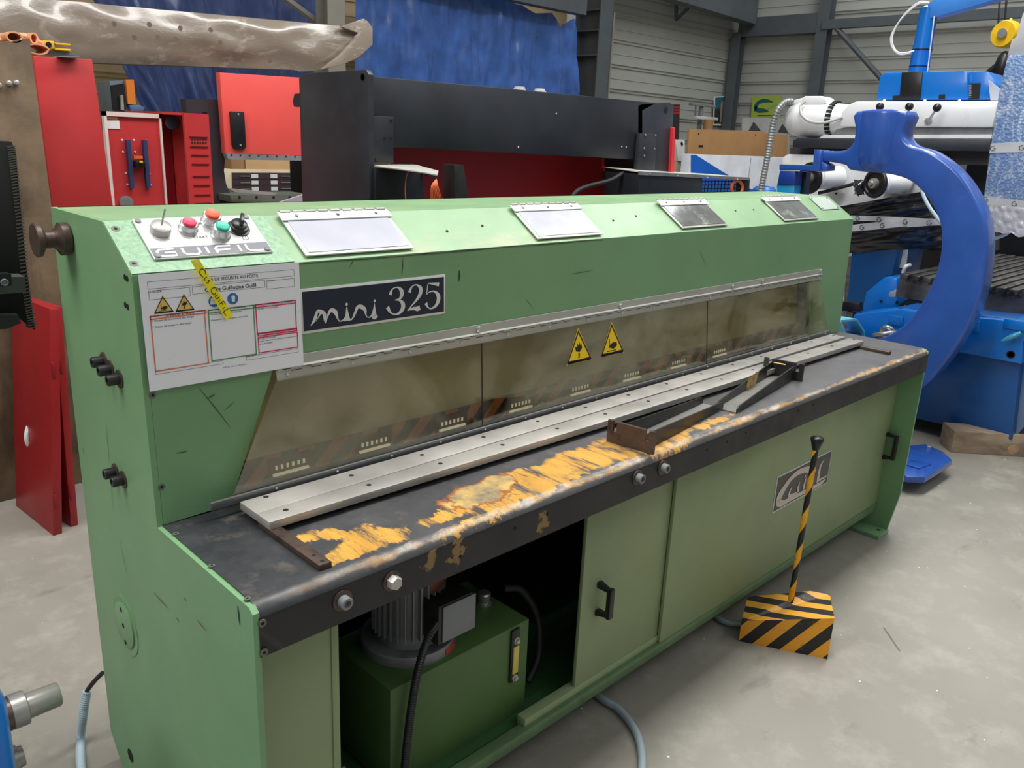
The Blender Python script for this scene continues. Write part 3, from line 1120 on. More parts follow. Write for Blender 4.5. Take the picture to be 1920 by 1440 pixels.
def triangle(sh, a, b, w, name, parent, m_y, kind):
    """upright warning triangle: base centre (a,b) in metres, base width w"""
    mb = MB()
    h = w * .9
    sh.poly(mb, [(a - w / 2, b), (a + w / 2, b), (a, b + h)], .0003, 0)
    o = put(mb, name, m_y, parent)
    mb = MB()
    k = .10
    P_ = [(a - w / 2 * (1 - k), b + h * .05), (a + w / 2 * (1 - k), b + h * .05), (a, b + h * (1 - k * 1.1))]
    sh.ribbon(mb, [(p[0], p[1], w * .085) for p in P_ + [P_[0], P_[1]]], .0006, smooth=False)
    if kind == 0:   # hand over a pointed tool
        sh.poly(mb, [(a - w * .12, b + h * .34), (a + w * .02, b + h * .30), (a + w * .12, b + h * .40), (a + w * .10, b + h * .56), (a + w * .05, b + h * .47), (a + w * .03, b + h * .60), (a - .01 * w, b + h * .48), (a - w * .06, b + h * .57), (a - w * .07, b + h * .45), (a - w * .15, b + h * .47)], .0006)
        sh.poly(mb, [(a - w * .03, b + h * .27), (a + w * .03, b + h * .27), (a + .01 * w, b + h * .13), (a - w * .04, b + h * .12)], .0006)
    else:           # hand under a press
        sh.poly(mb, [(a - w * .14, b + h * .24), (a + w * .06, b + h * .18), (a + w * .20, b + h * .26), (a + w * .19, b + h * .36), (a + w * .04, b + h * .38), (a - w * .13, b + h * .31)], .0006)
        sh.poly(mb, [(a - w * .24, b + h * .12), (a + w * .16, b + h * .12), (a + w * .16, b + h * .145), (a - w * .24, b + h * .145)], .0006)
        sh.poly(mb, [(a - w * .13, b + h * .34), (a - w * .10, b + h * .34), (a - w * .10, b + h * .50), (a - w * .13, b + h * .50)], .0006)
    put(mb, 'symbol', INK, o if parent is shear else parent)
    return o


q0, q1 = V((0, .360 - .0035, .882)), V((0, gy(1.115) - .0045, 1.115))
GS = Sheet(q0, V((1, 0, 0)), (q1 - q0).normalized())
YELS = mat('sticker_yellow', (236, 196, 20), .4, var=.03)
for (pa_, pb2, pc_), kd in ((((1062, 683), (1110, 676), (1090, 616)), 0), (((1126, 671), (1170, 660), (1152, 612)), 1)):
    A_, B_, C_ = [WP(*p, GS.o, GS.n) for p in (pa_, pb2, pc_)]
    a_ = (A_.x + B_.x) / 2
    bz = ((A_ - GS.o).dot(GS.v) + (B_ - GS.o).dot(GS.v)) / 2
    triangle(GS, a_, bz, (B_.x - A_.x), 'warning_sticker', shear, YELS, kd)
# model plate
q0 = V((.337, fy(1.206) - .001, 1.206))
FS = Sheet(V((0, fy(TZ), TZ)) + V((0, -.0005, 0)), V((1, 0, 0)), V((0, YT - YF, FZ - TZ)).normalized())


def fs(px, py):
    p = WP(px, py, FS.o, FS.n)
    return p.x, (p - FS.o).dot(FS.v)


ca, cb, cc, cd = fs(561, 540), fs(834, 516), fs(834, 590), fs(566, 624)
mx0, mx1, mt0, mt1 = ca[0], cb[0], (cc[1] + cd[1]) / 2, (ca[1] + cb[1]) / 2
mp = MB().prism([FS.at(mx0, mt0), FS.at(mx1, mt0), FS.at(mx1, mt1), FS.at(mx0, mt1)], FS.n * .002, .0005).build('model_plate', WHITEP, shear)
mb = MB()
FS.rect(mb, mx0 + .005, mt0 + .006, mx1 - .005, mt1 - .006, .0026)
put(mb, 'dark_field', mat('navy_enamel', (26, 36, 52), .35, var=.04), mp)
MPW, MPH = mx1 - mx0, mt1 - mt0
MS = Sheet(FS.at(mx0, mt0, .0028), V((1, 0, 0)), FS.v)


def mpt(u_, v_):
    """crop coordinates (1920x840 view of the plate) to plate metres"""
    # the plate runs from (110,235)-(1770,90) on top to (150,755)-(1765,540) at the bottom
    s_ = (u_ - 115) / (1768 - 115)
    top = 240 + (90 - 240) * s_
    bot = 755 + (540 - 755) * s_
    return s_ * MPW, (bot - v_) / (bot - top) * MPH


wr = MB()


HC_ = [0]


def stroke(sh, mb, P_, k=1., n=8, smooth=True, h=.0004):
    HC_[0] += 1
    h += HC_[0] * .00003
    sh.ribbon(mb, [(*mpt(a, b), w * MPW / 1650 * k) for a, b, w in P_], h, n=n, smooth=smooth)


stroke(MS, wr, [(205, 655, 6), (245, 590, 30), (275, 500, 26), (300, 492, 30), (345, 520, 34), (352, 590, 26), (358, 635, 4)])
stroke(MS, wr, [(262, 610, 4), (285, 560, 10), (320, 505, 24)])
stroke(MS, wr, [(360, 615, 8), (385, 540, 20), (420, 485, 34), (465, 510, 40), (485, 580, 16), (505, 612, 10), (545, 600, 14), (575, 560, 20), (583, 460, 6)])
stroke(MS, wr, [(545, 612, 10), (570, 590, 40), (600, 598, 20), (640, 590, 14), (675, 520, 26), (705, 455, 32), (750, 455, 40), (785, 490, 34), (795, 550, 12), (815, 574, 9), (850, 565, 16), (880, 510, 24), (895, 420, 7)])
stroke(MS, wr, [(585, 450, 6), (592, 560, 34), (600, 600, 40)])
stroke(MS, wr, [(893, 415, 6), (893, 500, 24), (890, 565, 60), (928, 568, 6)])
for cx_, cy_ in ((586, 420), (897, 388)):
    stroke(MS, wr, [(cx_, cy_ - 18, 6), (cx_, cy_ - 8, 22), (cx_, cy_ + 8, 22), (cx_, cy_ + 18, 6)])
put(wr, 'lettering', WHITEP, mp)
wr = MB()
# 3
stroke(MS, wr, [(1078, 322, 40), (1092, 275, 22), (1125, 243, 10), (1172, 238, 16), (1210, 275, 44), (1212, 325, 44), (1185, 368, 22), (1130, 382, 6)])
stroke(MS, wr, [(1130, 382, 6), (1185, 385, 20), (1225, 425, 46), (1222, 480, 46), (1180, 530, 28), (1125, 545, 12), (1075, 520, 20), (1042, 460, 44)])
# 2
stroke(MS, wr, [(1308, 296, 42), (1325, 250, 22), (1360, 215, 12), (1405, 212, 16), (1445, 250, 44), (1440, 310, 44), (1395, 380, 26), (1330, 450, 14), (1280, 508, 8)])
stroke(MS, wr, [(1280, 505, 6), (1310, 490, 20), (1360, 480, 30), (1400, 485, 46), (1435, 470, 50)], smooth=False)
# 5
stroke(MS, wr, [(1680, 205, 40), (1620, 198, 26), (1545, 192, 10), (1535, 210, 10), (1520, 318, 10)], smooth=False)
stroke(MS, wr, [(1520, 318, 6), (1560, 290, 10), (1620, 285, 18), (1668, 330, 44), (1668, 395, 44), (1630, 455, 30), (1570, 482, 12), (1530, 460, 18), (1510, 418, 38)])
put(wr, 'numerals', WHITEP, mp)
# scratches in the paint of the fascia and the side panel
SCR = mat('scratch_dark', (40, 62, 46), .6, var=0)
SCB = mat('scratch_rust', (122, 84, 62), .7, var=0)
for px, py in ((280, 742), (297, 914)):
    q = fs(px, py)
    csk(FS.at(q[0] + .006, q[1], 0), FS.n, .0065, shear)
SIDE = Sheet(V((-.0004, 0, 0)), V((0, 1, 0)), V((0, 0, 1)))
for a_, b_, w_ in (((755, 483), (753, 517), .0022), ((663, 485), (655, 502), .0014), ((861, 507), (860, 528), .006), ((741, 632), (737, 652), .0022), ((1070, 514), (1112, 507), .0014),
                   ((372, 726), (433, 803), .0016), ((388, 748), (404, 738), .0022), ((420, 770), (440, 752), .0012), ((330, 850), (352, 846), .002), ((1310, 470), (1326, 500), .0012), ((985, 560), (1000, 580), .0012), ((683, 651), (680, 668), .0016)):
    mb = MB()
    p_, q_ = fs(*a_), fs(*b_)
    FS.ribbon(mb, [(*p_, w_ * .3), ((p_[0] + q_[0]) / 2 + .001, (p_[1] + q_[1]) / 2, w_), (*q_, w_ * .2)], .0008)
    put(mb, 'scratch', SCR, shear)
for a_, b_, w_, m__ in (((199, 791), (206, 875), .0014, SCR), ((206, 875), (213, 960), .001, SCR), ((225, 1012), (240, 1087), .0012, SCR), ((287, 1110), (317, 1142), .003, SCB), ((331, 1158), (336, 1166), .003, SCB), ((369, 1162), (388, 1184), .003, SCB),
                        ((446, 1136), (450, 1172), .005, SCR), ((155, 838), (158, 852), .002, SCR), ((345, 1120), (350, 1128), .002, SCR)):
    mb = MB()
    p_, q_ = W(*a_, x=-.0004), W(*b_, x=-.0004)
    SIDE.ribbon(mb, [(p_.y, p_.z, w_ * .3), ((p_.y + q_.y) / 2, (p_.z + q_.z) / 2, w_), (q_.y, q_.z, w_ * .2)], .0008)
    put(mb, 'scratch', m__, shear)
mb = MB()
FS.ribbon(mb, [(.33 + .06 * i, (FZ - TZ) - .004 + .002 * random.random(), .0015 + .003 * random.random()) for i in range(18)], .0014)
put(mb, 'worn_fold', mat('worn_fold_paint', (78, 84, 60), .6, var=.2, vs=60), shear)
# front panels, sliding doors, bottom rail, feet
YD = .092
MB().box((.012, YD, .14), (.222, YD + .012, AZ + .05)).build('front_panel', GREEN_D, shear, smooth=0)
MB().box((.205, YD - .004, .05), (.222, YD + .03, AZ + .05), .002).build('opening_post', GREEN_D, shear)
d1 = MB().box((1.004, YD + .014, .132), (1.40, YD + .026, AZ + .05), .002).build('sliding_door', GREEN_D, shear)
d2 = MB().box((1.394, YD, .120), (3.045, YD + .012, AZ + .05), .002).build('sliding_door', GREEN_D, shear)
d2['label'] = 'wide green door with a logo plate'
MB().box((.012, YD - .004, .093), (3.046, YD + .03, .128), .002).build('bottom_rail', mat('shaded_rail_green', (92, 118, 82), .5, var=.1, vs=6, wear=(60, 66, 46), wth=(.6, .72), ws=20), shear)  # darker copy of the door green, shade under the table painted in
MB().box((.80, YD + .01, .112), (1.40, YD + .04, .150), .001).build('door_track', GREEN_D, shear)
MB().box((.012, YD + .03, .093), (3.046, .80, .105)).build('base_plate', DGREEN, shear, smooth=0)
MB().box((.30, YD + .04, .105), (.95, YD + .10, .118)).build('cross_member', DGREEN, shear, smooth=0)
for x0 in (.0, LX - .11):
    ft = MB().box((x0, .022, 0), (x0 + .11, .20, .018), .001).build('foot', GREEN, shear)
    for yy in (.05,):
        MB().lathe((x0 + .065, yy, .018), (0, 0, 1), [(0, .009), (.0006, .009)], 14).build('bolt_hole', BLACKC, ft, smooth=0)
MB().box((.6, .5, .0), (2.4, .78, .093)).build('skid', BLACKC, shear, smooth=0)


def handle(p, h, out, parent):
    """bridge handle: upright grip on two angled legs"""
    mb = MB()
    p = V(p)
    o_ = V(out)
    mb.box((p.x - .008, p.y - .050, p.z - h / 2 + .006), (p.x + .012, p.y - .034, p.z + h / 2 - .006), .003)
    for s_ in (-1, 1):
        z_ = p.z + s_ * (h / 2 - .008)
        mb.prism([(p.x - .009, p.y, z_ - .009), (p.x - .009, p.y, z_ + .009), (p.x - .009, p.y - .040, z_ + .009 - .012 * (s_ > 0)), (p.x - .009, p.y - .040, z_ - .009 + .012 * (s_ < 0))], (.020, 0, 0), .002)
    return mb.build('door_handle', BLACKS, parent)


q = W(1128, 1125, y=YD)
handle((q.x, YD + .014, q.z), .105, (0, -1, 0), d1)
q = W(1665, 832, y=YD)
hh = handle((min(q.x, 3.02), YD, q.z), .125, (0, -1, 0), d2)
# logo plate on the wide door
DS = Sheet(V((0, YD - .0005, 0)), V((1, 0, 0)), V((0, 0, 1)))


def dpt(px, py):
    p = W(px, py, y=YD)
    return p.x, p.z


L0, L1, L2, L3 = dpt(1457, 894), dpt(1559, 843), dpt(1550, 905), dpt(1447, 963)
lx0, lx1, lz0, lz1 = (L0[0] + L3[0]) / 2, (L1[0] + L2[0]) / 2, (L2[1] + L3[1]) / 2, (L0[1] + L1[1]) / 2
lp = MB().box((lx0, YD - .002, lz0), (lx1, YD, lz1), .0005).build('logo_plate', WHITEP, d2)
mb = MB()
DS.rect(mb, lx0 + .005, lz0 + .005, lx1 - .005, lz1 - .005, .0022)
put(mb, 'dark_field', mat('charcoal_enamel', (62, 62, 62), .4, var=.03), lp)
LW, LH = lx1 - lx0, lz1 - lz0
LS = Sheet(V((lx0, YD - .0030, lz0)), V((1, 0, 0)), V((0, 0, 1)))


def lpt(u_, v_):
    """crop coordinates (1440x1440 view) of the skewed plate to plate metres"""
    s_ = (u_ - 330) / (1255 - 330)
    for _ in range(2):
        top = 665 + (200 - 665) * s_
        bot = 1285 + (770 - 1285) * s_
        t_ = (bot - v_) / (bot - top)
        xl = 240 + (330 - 240) * t_
        xr = 1165 + (1255 - 1165) * t_
        s_ = (u_ - xl) / (xr - xl)
    return s_ * LW, t_ * LH


wr = MB()


def lst(P_, n=8, smooth=True):
    if max(w for _, _, w in P_) < 50:
        P_ = [(a, b - 16, w * .9) for a, b, w in P_]
    HC_[0] += 1
    LS.ribbon(wr, [(*lpt(a, b), w * LW / 1040) for a, b, w in P_], .0003 + (HC_[0] % 20) * .00004, n=n, smooth=smooth)


lst([(850, 545, 70), (770, 550, 58), (660, 590, 56), (540, 690, 54), (430, 850, 72), (355, 990, 96), (335, 1090, 84), (390, 1115, 60), (500, 1060, 46), (700, 955, 42), (900, 855, 40), (1060, 765, 40), (1130, 690, 14)])
lst([(545, 860, 12), (510, 940, 34), (505, 1010, 40), (560, 990, 30), (640, 940, 20), (670, 790, 14)])
lst([(680, 780, 12), (650, 860, 34), (645, 950, 44)])
lst([(785, 700, 14), (760, 790, 36), (740, 905, 44)])
lst([(780, 655, 10), (770, 675, 34), (765, 700, 14)])
lst([(880, 560, 14), (850, 680, 40), (825, 860, 44)])
lst([(960, 560, 14), (920, 640, 30), (905, 760, 40)])
lst([(1105, 370, 8), (1040, 480, 34), (1010, 620, 50), (990, 760, 50)])
lst([(985, 760, 30), (1060, 715, 26), (1150, 665, 18)], smooth=False)
put(wr, 'lettering', mat('pale_enamel', (200, 190, 176), .45, var=.02), lp)
# hydraulic tank and motor seen through the open door
tk = MB().box((.405, .165, .118), (.862, .42, .402), .003).build('oil_tank', DGREEN if False else mat('tank_green', (74, 104, 56), .5, var=.08), shear)
sg = MB().box((.792, .158, .235), (.824, .165, .395), .004).build('sight_gauge', BLACKS, tk)
MB().box((.798, .154, .262), (.818, .158, .345), .001).build('gauge_glass', mat('amber_gauge', (206, 186, 96), .3, var=.05), tk)
for z in (.248, .362):
    MB().lathe((.808, .158, z), (0, -1, 0), [(0, .010), (.004, .010), (.005, .007), (.010, .006)], 16).build('gauge_bolt', STEEL, tk)
MB().lathe((.820, .30, .402), (0, 0, 1), [(0, .022), (.004, .022), (.006, .017), (.030, .019), (.034, .016)], 14).build('filler_cap', STEELW, tk)
MB().lathe((.560, .30, .402), (0, 0, 1), [(0, .120), (.022, .120), (.026, .116)], 48).build('motor_flange', GALV, tk)
mo = MB().lathe((.560, .30, .428), (0, 0, 1), [(0, .085), (.03, .074), (.20, .074), (.215, .060)], 40).build('pump_motor', mat('motor_grey', (130, 134, 136), .5, .1), shear)
fn_ = MB()
for k in range(30):
    a_ = 2 * math.pi * k / 30
    c0 = V((.560, .30, 0))
    d_ = V((math.cos(a_), math.sin(a_), 0))
    w_ = V((-d_.y, d_.x, 0)) * .0018
    z0, z1 = V((0, 0, .45)), V((0, 0, .63))
    fn_.prism([c0 + d_ * .072 - w_ + z0, c0 + d_ * .092 - w_ + z0, c0 + d_ * .092 + w_ + z0, c0 + d_ * .072 + w_ + z0], z1 - z0)
fn_.build('cooling_fins', MATS['motor_grey'], mo, smooth=0)
jb = MB().box((.545, .165, .455), (.655, .225, .565), .006).build('junction_box', DSTEEL, mo)
MB().box((.556, .160, .463), (.660, .165, .560), .003).build('box_lid', MATS['motor_grey'], mo)
np_ = MB()
NPm = mat('rating_plate', (110, 60, 48), .4, .3)
for i in range(6):
    a0, a1 = R(-95 + i * 9), R(-95 + (i + 1) * 9)
    np_.quad([(.56 + .094 * math.cos(a0), .30 + .094 * math.sin(a0), .578), (.56 + .094 * math.cos(a1), .30 + .094 * math.sin(a1), .578), (.56 + .094 * math.cos(a1), .30 + .094 * math.sin(a1), .622), (.56 + .094 * math.cos(a0), .30 + .094 * math.sin(a0), .622)])
np_.build('rating_plate', NPm, mo, smooth=0)
ar = MB()
for i in range(4):
    a0, a1 = R(-78 + i * 8), R(-78 + (i + 1) * 8)
    ar.quad([(.56 + .1212 * math.cos(a0), .30 + .1212 * math.sin(a0), .406), (.56 + .1212 * math.cos(a1), .30 + .1212 * math.sin(a1), .406), (.56 + .1212 * math.cos(a1), .30 + .1212 * math.sin(a1), .422), (.56 + .1212 * math.cos(a0), .30 + .1212 * math.sin(a0), .422)])
o_ = ar.build('arrow_label', RED, tk, smooth=0)
hp = [(.548, .175, .515), (.500, .150, .505), (.462, .140, .43), (.44, .14, .30), (.425, .14, .16), (.42, .15, .11)]
hose(hp, .0095, pitch=.006, amp=.10, seg=10).build('ribbed_conduit', DSTEEL, shear)
hose([(.895, .30, .42), (.95, .28, .40), (1.0, .26, .30), (.99, .24, .19), (.93, .22, .14)], .011, pitch=.01, amp=.03).build('rubber_hose', RUBBER, shear)
ch = MB()
for i in range(6):
    ch.torus((.232, .092, .335 - i * .012), (0 if i % 2 else 1, 1 if i % 2 else 0, 0), .006, .0016, 14, 6)
ch.build('chain', STEELW, shear)
MB().box((.02, .62, .12), (3.03, .63, .85)).build('shaded_inner_wall', BLACKC, shear, smooth=0)  # black again stands for the unlit inside of the body
MB().box((.02, .13, .845), (3.03, .38, .847)).build('shaded_inner_wall', BLACKC, shear, smooth=0)

# ---------------------------------------------------------------- safety sheet and tag
A4 = [fs(254, 515), fs(552, 490), fs(567, 685), fs(277, 728)]
PX0, PX1 = (A4[0][0] + A4[3][0]) / 2, (A4[1][0] + A4[2][0]) / 2
PT0, PT1 = (A4[2][1] + A4[3][1]) / 2, (A4[0][1] + A4[1][1]) / 2
pe = .010
pc = [FS.at(PX0, PT0, .014), FS.at(PX1, PT0, pe), FS.at(PX1, PT1, .006), FS.at(PX0, PT1, .006)]
PSH = Sheet(FS.at(PX0, PT0, .012), V((PX1 - PX0, 0, 0)), FS.v * (PT1 - PT0))
mb = MB()
mb.prism([PSH.at(0, 0, -.001), PSH.at(1, 0, -.001), PSH.at(1, 1, -.001), PSH.at(0, 1, -.001)], PSH.n * .001)
sheet = mb.build('safety_sheet', PAPER, None, smooth=0)
tag(sheet, 'laminated white safety sheet with coloured boxes taped to the green shear', 'notice')
PW, PH = PX1 - PX0, PT1 - PT0


def pp(u_, v_):
    """crop coordinates (1883x1440 view of the sheet) to sheet fractions"""
    s_ = (u_ - 95) / (1740 - 95)
    for _ in range(3):
        top = 180 + (50 - 180) * s_
        bot = 1370 + (1110 - 1370) * s_
        t_ = (bot - v_) / (bot - top)
        xl = 218 + (92 - 218) * t_
        xr = 1815 + (1740 - 1815) * t_
        s_ = (u_ - xl) / (xr - xl)
    return s_, t_


def pbox(mb, u0, v0, u1, v1, w=.0006, h=.0003):
    a0, b1_ = pp(u0, v0)
    a1, b0 = pp(u1, v1)
    PSH.frame(mb, a0, b0, a1, b1_, w, h)


thin = MB()
pbox(thin, 172, 250, 1688, 190, .0006)
pbox(thin, 184, 340, 582, 395, .0006)
pbox(thin, 594, 300, 1358, 305, .0006)
pbox(thin, 1372, 240, 1692, 295, .0006)
pbox(thin, 262, 1155, 924, 1095, .0006)
pbox(thin, 1162, 1020, 1748, 975, .0006)


def ptext(mb, s_, u_, v_, hpx, wpx=None, h=.0003, bold=0):
    a, b = pp(u_, v_)
    PSH.text(mb, s_, a, b, hpx / 1190 * PH, h, width=(wpx / 1600 * PW if wpx else None), bold=bold)


ptext(thin, 'FICHE DE SECURITE AU POSTE', 692, 252, 34, 568, bold=.0001)
ptext(thin, 'Cisaille Guillotine Guifil', 722, 352, 42, 522, bold=.0002)
ptext(thin, 'ATELIER :', 190, 362, 20, 130)
ptext(thin, 'POSTE', 1374, 250, 14, 80)
ptext(thin, 'LES RISQUES AU POSTE', 340, 605, 20, 275, bold=.0001)
ptext(thin, '1 Risque de pincement des doigts', 222, 652, 20, 385)
ptext(thin, '2 Risque de coupure des doigts', 226, 715, 20, 365)
ptext(thin, 'MESURES DE PREVENTION', 860, 545, 18, 280)
ptext(thin, '1 Porter des gants de protection', 768, 592, 17, 330)
ptext(thin, '2 Respecter les consignes utilisation', 772, 652, 17, 395)
ptext(thin, 'CONDUITE A TENIR EN CAS ACCIDENT', 1285, 500, 17, 385)
ptext(thin, 'Prevenir le responsable', 1268, 535, 17, 230)
ptext(thin, "COUPURE DE L'ELECTRICITE", 1370, 797, 17, 275)
ptext(thin, "En cas d'incendie", 1294, 845, 17, 185)
ptext(thin, "couper l'electricite a l'armoire situee vers la", 1294, 872, 17, 425)
ptext(thin, "porte de l'atelier", 1296, 900, 17, 155)
ptext(thin, 'MISE A JOUR LE', 268, 1165, 15, 160, bold=.0001)
ptext(thin, 'REDIGE PAR', 1164, 1030, 14, 140)
ptext(thin, 'METAL d\'Oro La Pommeau', 925, 1143, 15, 245)
put(thin, 'print', INK, sheet)
OR_, GR_, RE_ = mat('ink_orange', (226, 122, 84), .5, var=0), mat('ink_green', (92, 150, 92), .5, var=0), mat('ink_red', (214, 50, 90), .5, var=0)
for c_, boxes in ((OR_, [(198, 590, 742, 540), (200, 590, 778, 1090)]), (GR_, [(752, 535, 1244, 488), (752, 535, 1278, 1000)]), (RE_, [(1246, 480, 1708, 438), (1248, 480, 1728, 735), (1280, 775, 1730, 735), (1282, 820, 1748, 925)])):
    mb = MB()
    for u0, v0, u1, v1 in boxes:
        a0, bb1 = pp(u0, v0)
        a1, bb0 = pp(u1, v1)
        if abs(bb1 - bb0) * PH < .012:
            bb0 = bb1 - .036
        PSH.frame(mb, a0, min(bb0, bb1), a1, max(bb0, bb1), .0024, .0004)
    put(mb, 'coloured_frame', c_, sheet)
PS1 = Sheet(PSH.o, V((1, 0, 0)), FS.v)
SYY = mat('print_yellow', (226, 190, 110), .5, var=0)
for (u_, v_), kd in (((332, 562), 1), ((532, 545), 0)):
    a, b = pp(u_, v_)
    triangle(PS1, a * PW, b * PH, .038, 'warning_symbol', sheet, SYY, kd)
for u_, v_ in ((818, 448), (1010, 422)):
    a, b = pp(u_, v_)
    MB().lathe(PS1.at(a * PW, b * PH, 0), PS1.n, [(0, .0115), (.0004, .0115)], 28).build('blue_symbol', mat('print_blue', (44, 110, 176), .5, var=0), sheet, smooth=0)
mb = MB()
a, b = pp(800, 448)
PS1.poly(mb, [(a * PW - .003, b * PH + .006), (a * PW + .002, b * PH + .006), (a * PW + .002, b * PH + .001), (a * PW + .007, b * PH - .002), (a * PW + .007, b * PH - .006), (a * PW - .005, b * PH - .006)], .0008)
put(mb, 'boot_pictogram', WHITE, sheet)
mb = MB()
a, b = pp(1014, 422)
PS1.poly(mb, [(a * PW - .003, b * PH - .006), (a * PW + .003, b * PH - .006), (a * PW + .004, b * PH + .005), (a * PW, b * PH + .007), (a * PW - .004, b * PH + .005)], .0008)
put(mb, 'glove_pictogram', WHITE, sheet)
# yellow tag
TSH = Sheet(PSH.at(0, 0, .006), V((1, 0, 0)), FS.v)


def tpt(px, py):
    p = WP(px, py, TSH.o, TSH.n)
    return (p.x - TSH.o.x), (p - TSH.o).dot(TSH.v)


tc_ = [tpt(355, 488), tpt(371, 485), tpt(437, 592), tpt(424, 600)]
tgm = MB()
tgm.prism([TSH.at(*c, h) for c, h in zip(tc_, (.004, .004, .0, .0))], TSH.n * .0006)
tg = tgm.build('yellow_tag', YELL, None, smooth=0)
tag(tg, 'narrow bright yellow handwritten tag hanging over the white safety sheet', 'tag')
a_, b_ = V(tc_[0]), V(tc_[1])
c_, d_ = V(tc_[2]), V(tc_[3])
mid0, mid1 = (a_ + b_) / 2, (c_ + d_) / 2
ax = (mid1 - mid0)
Lt = ax.length
axn = ax.normalized()
pn = V((-axn.y, axn.x))


def tcurve(mb, P_, w=.0016):
    TSH.ribbon(mb, [((mid0 + axn * (a * Lt) + pn * b).x, (mid0 + axn * (a * Lt) + pn * b).y, w) for a, b in P_], .0045)


# handwriting: running down the tag
hw = MB()
tcurve(hw, [(.26, .004), (.20, .006), (.16, .001), (.20, -.005), (.27, -.004)])
tcurve(hw, [(.30, .003), (.30, -.003), (.33, -.004)])
tcurve(hw, [(.38, .003), (.35, .002), (.38, -.001), (.36, -.005)])
tcurve(hw, [(.42, -.006), (.425, -.006)])
tcurve(hw, [(.56, .005), (.50, .006), (.48, 0), (.52, -.005), (.57, -.003), (.56, .001)])
tcurve(hw, [(.60, .003), (.60, -.003), (.64, -.003), (.64, .003), (.65, -.003)])
tcurve(hw, [(.68, .002), (.69, -.004)])
tcurve(hw, [(.78, .006), (.73, .005), (.73, -.005)])
tcurve(hw, [(.73, .001), (.77, .001)])
tcurve(hw, [(.81, .001), (.82, -.004)])
tcurve(hw, [(.86, .006), (.86, -.005), (.93, -.005)])
put(hw, 'handwriting', INK, tg)
q = mid0 + axn * (.05 * Lt)
MB().lathe(TSH.at(q.x, q.y, .004), TSH.n, [(0, .003), (.0008, .003)], 14).build('punched_hole', WHITE, tg, smooth=0)

# ---------------------------------------------------------------- two brackets lying on the worktable
def bracket(label, p, ang, wpl, L_, wch, h0, h1, mp_, mc, rust=False, hp=.062, flip=1):
    t = thing('steel_bracket', label, 'bracket', p, 'steel brackets on the worktable')
    M_ = Matrix.Translation(V(p)) @ Matrix.Rotation(ang, 4, 'Z')

    def T(x, y, z):
        return M_ @ V((x, y, z))
    # end plate with two open slots at its upper corners
    w, s0, s1, sd = wpl / 2, .016, .028, .030
    pl = [(-w, 0), (w, 0), (w, hp), (w - s0, hp), (w - s0, hp - sd), (w - s1, hp - sd), (w - s1, hp), (-w + s1, hp), (-w + s1, hp - sd), (-w + s0, hp - sd), (-w + s0, hp), (-w, hp)]
    e_ = T(flip * .009, 0, 0) - T(0, 0, 0)
    MB().prism([T(0, a, b) for a, b in pl], e_).build('end_plate', mp_, t, smooth=0)
    x0 = .009 * flip
    x1 = L_ * flip
    c = wch / 2
    for s_ in (-1, 1):
        MB().prism([T(x0, s_ * c, .0), T(x1, s_ * c * .85, .0), T(x1, s_ * c * .85, h1 * .7), T(x1 - flip * .012, s_ * c * .85, h1), T(x0 + flip * .04, s_ * c, h0), T(x0, s_ * c, h0)], T(0, -s_ * .004, 0) - T(0, 0, 0)).build('flange', mc, t, smooth=0)
    MB().prism([T(x0, -c, 0), T(x1, -c * .85, 0), T(x1, c * .85, 0), T(x0, c, 0)], (0, 0, .004)).build('web', mat('web_steel', (150, 148, 142), .4, .5, var=.15), t, smooth=0)
    return t, T


bracket('brown steel bracket with slotted end plate, nearer of two on the worktable', (1.112, .072, TZ), R(7), .142, .50, .085, .046, .026, BROWNS, DSTEEL)
q1_ = W(1508, 724, z=TZ)
t2, T2 = bracket('dark steel channel bracket with torn brass coloured tape, farther along the worktable', (q1_.x + .04, .166, TZ), R(9.5), .142, .52, .082, .052, .022, DSTEEL, DSTEEL, flip=-1)
tp = MAT_TAPE = mat('torn_tape', (196, 158, 92), .45, var=.15, vs=30)
m_ = MB()


def tf(u, v):
    p = T2(-.20 + .055 * u, -.037 + .055 * v * .2, .030 + .03 * v)
    p.z += .006 * mnoise.noise(V((u * 6, v * 4, 2)))
    return T2(-.27 + .095 * u, .0335 - .006 * v * v - .004 * mnoise.noise(V((u * 5, v * 6, 1))), .004 + .050 * v + .004 * mnoise.noise(V((u * 7, v, 4))))


m_.grid(tf, 8, 6)
m_.build('torn_tape', tp, t2, smooth=60)
MB().box((-.001, -.001, 0), (.001, .001, .001)) if False else None
MB().prism([T2(-.03, -.012, .053), T2(-.03, .030, .053), T2(-.022, .030, .054), T2(-.022, -.012, .054)], (0, 0, .0015)).build('tape_strip', tp, t2, smooth=0)

# ---------------------------------------------------------------- foot pedal with lever
pd = thing('foot_pedal', 'yellow and black striped foot pedal box with a lever on the floor', 'foot pedal', (1.86, -.05, 0))
PT_Z = .135
f0, f1, f2, f3 = W(1385, 1202, z=0), W(1551, 1236, z=0), W(1556, 1160, z=0), None
zt = .105
A0, A1 = V((f0.x, f0.y, 0)), V((f1.x, f1.y, 0))
ud = (A1 - A0).normalized()
bd = V((-ud.y, ud.x, 0))
if bd.dot(V((1, 0, 0))) < 0:
    bd = -bd
tl, tr = W(1390, 1160, z=zt + .0), W(1560, 1157, z=zt)
STF = stripes('hazard_stripes', (30, 30, 30), (232, 158, 36), tuple((ud * .8 - V((0, 0, .62)))), .073, off=.13)
wd_ = (A1 - A0).length
STT = stripes('hazard_stripes_top', (40, 42, 46), (238, 170, 60), tuple((ud * .35 + bd * .94)), .064, off=.3)
dp_ = .135
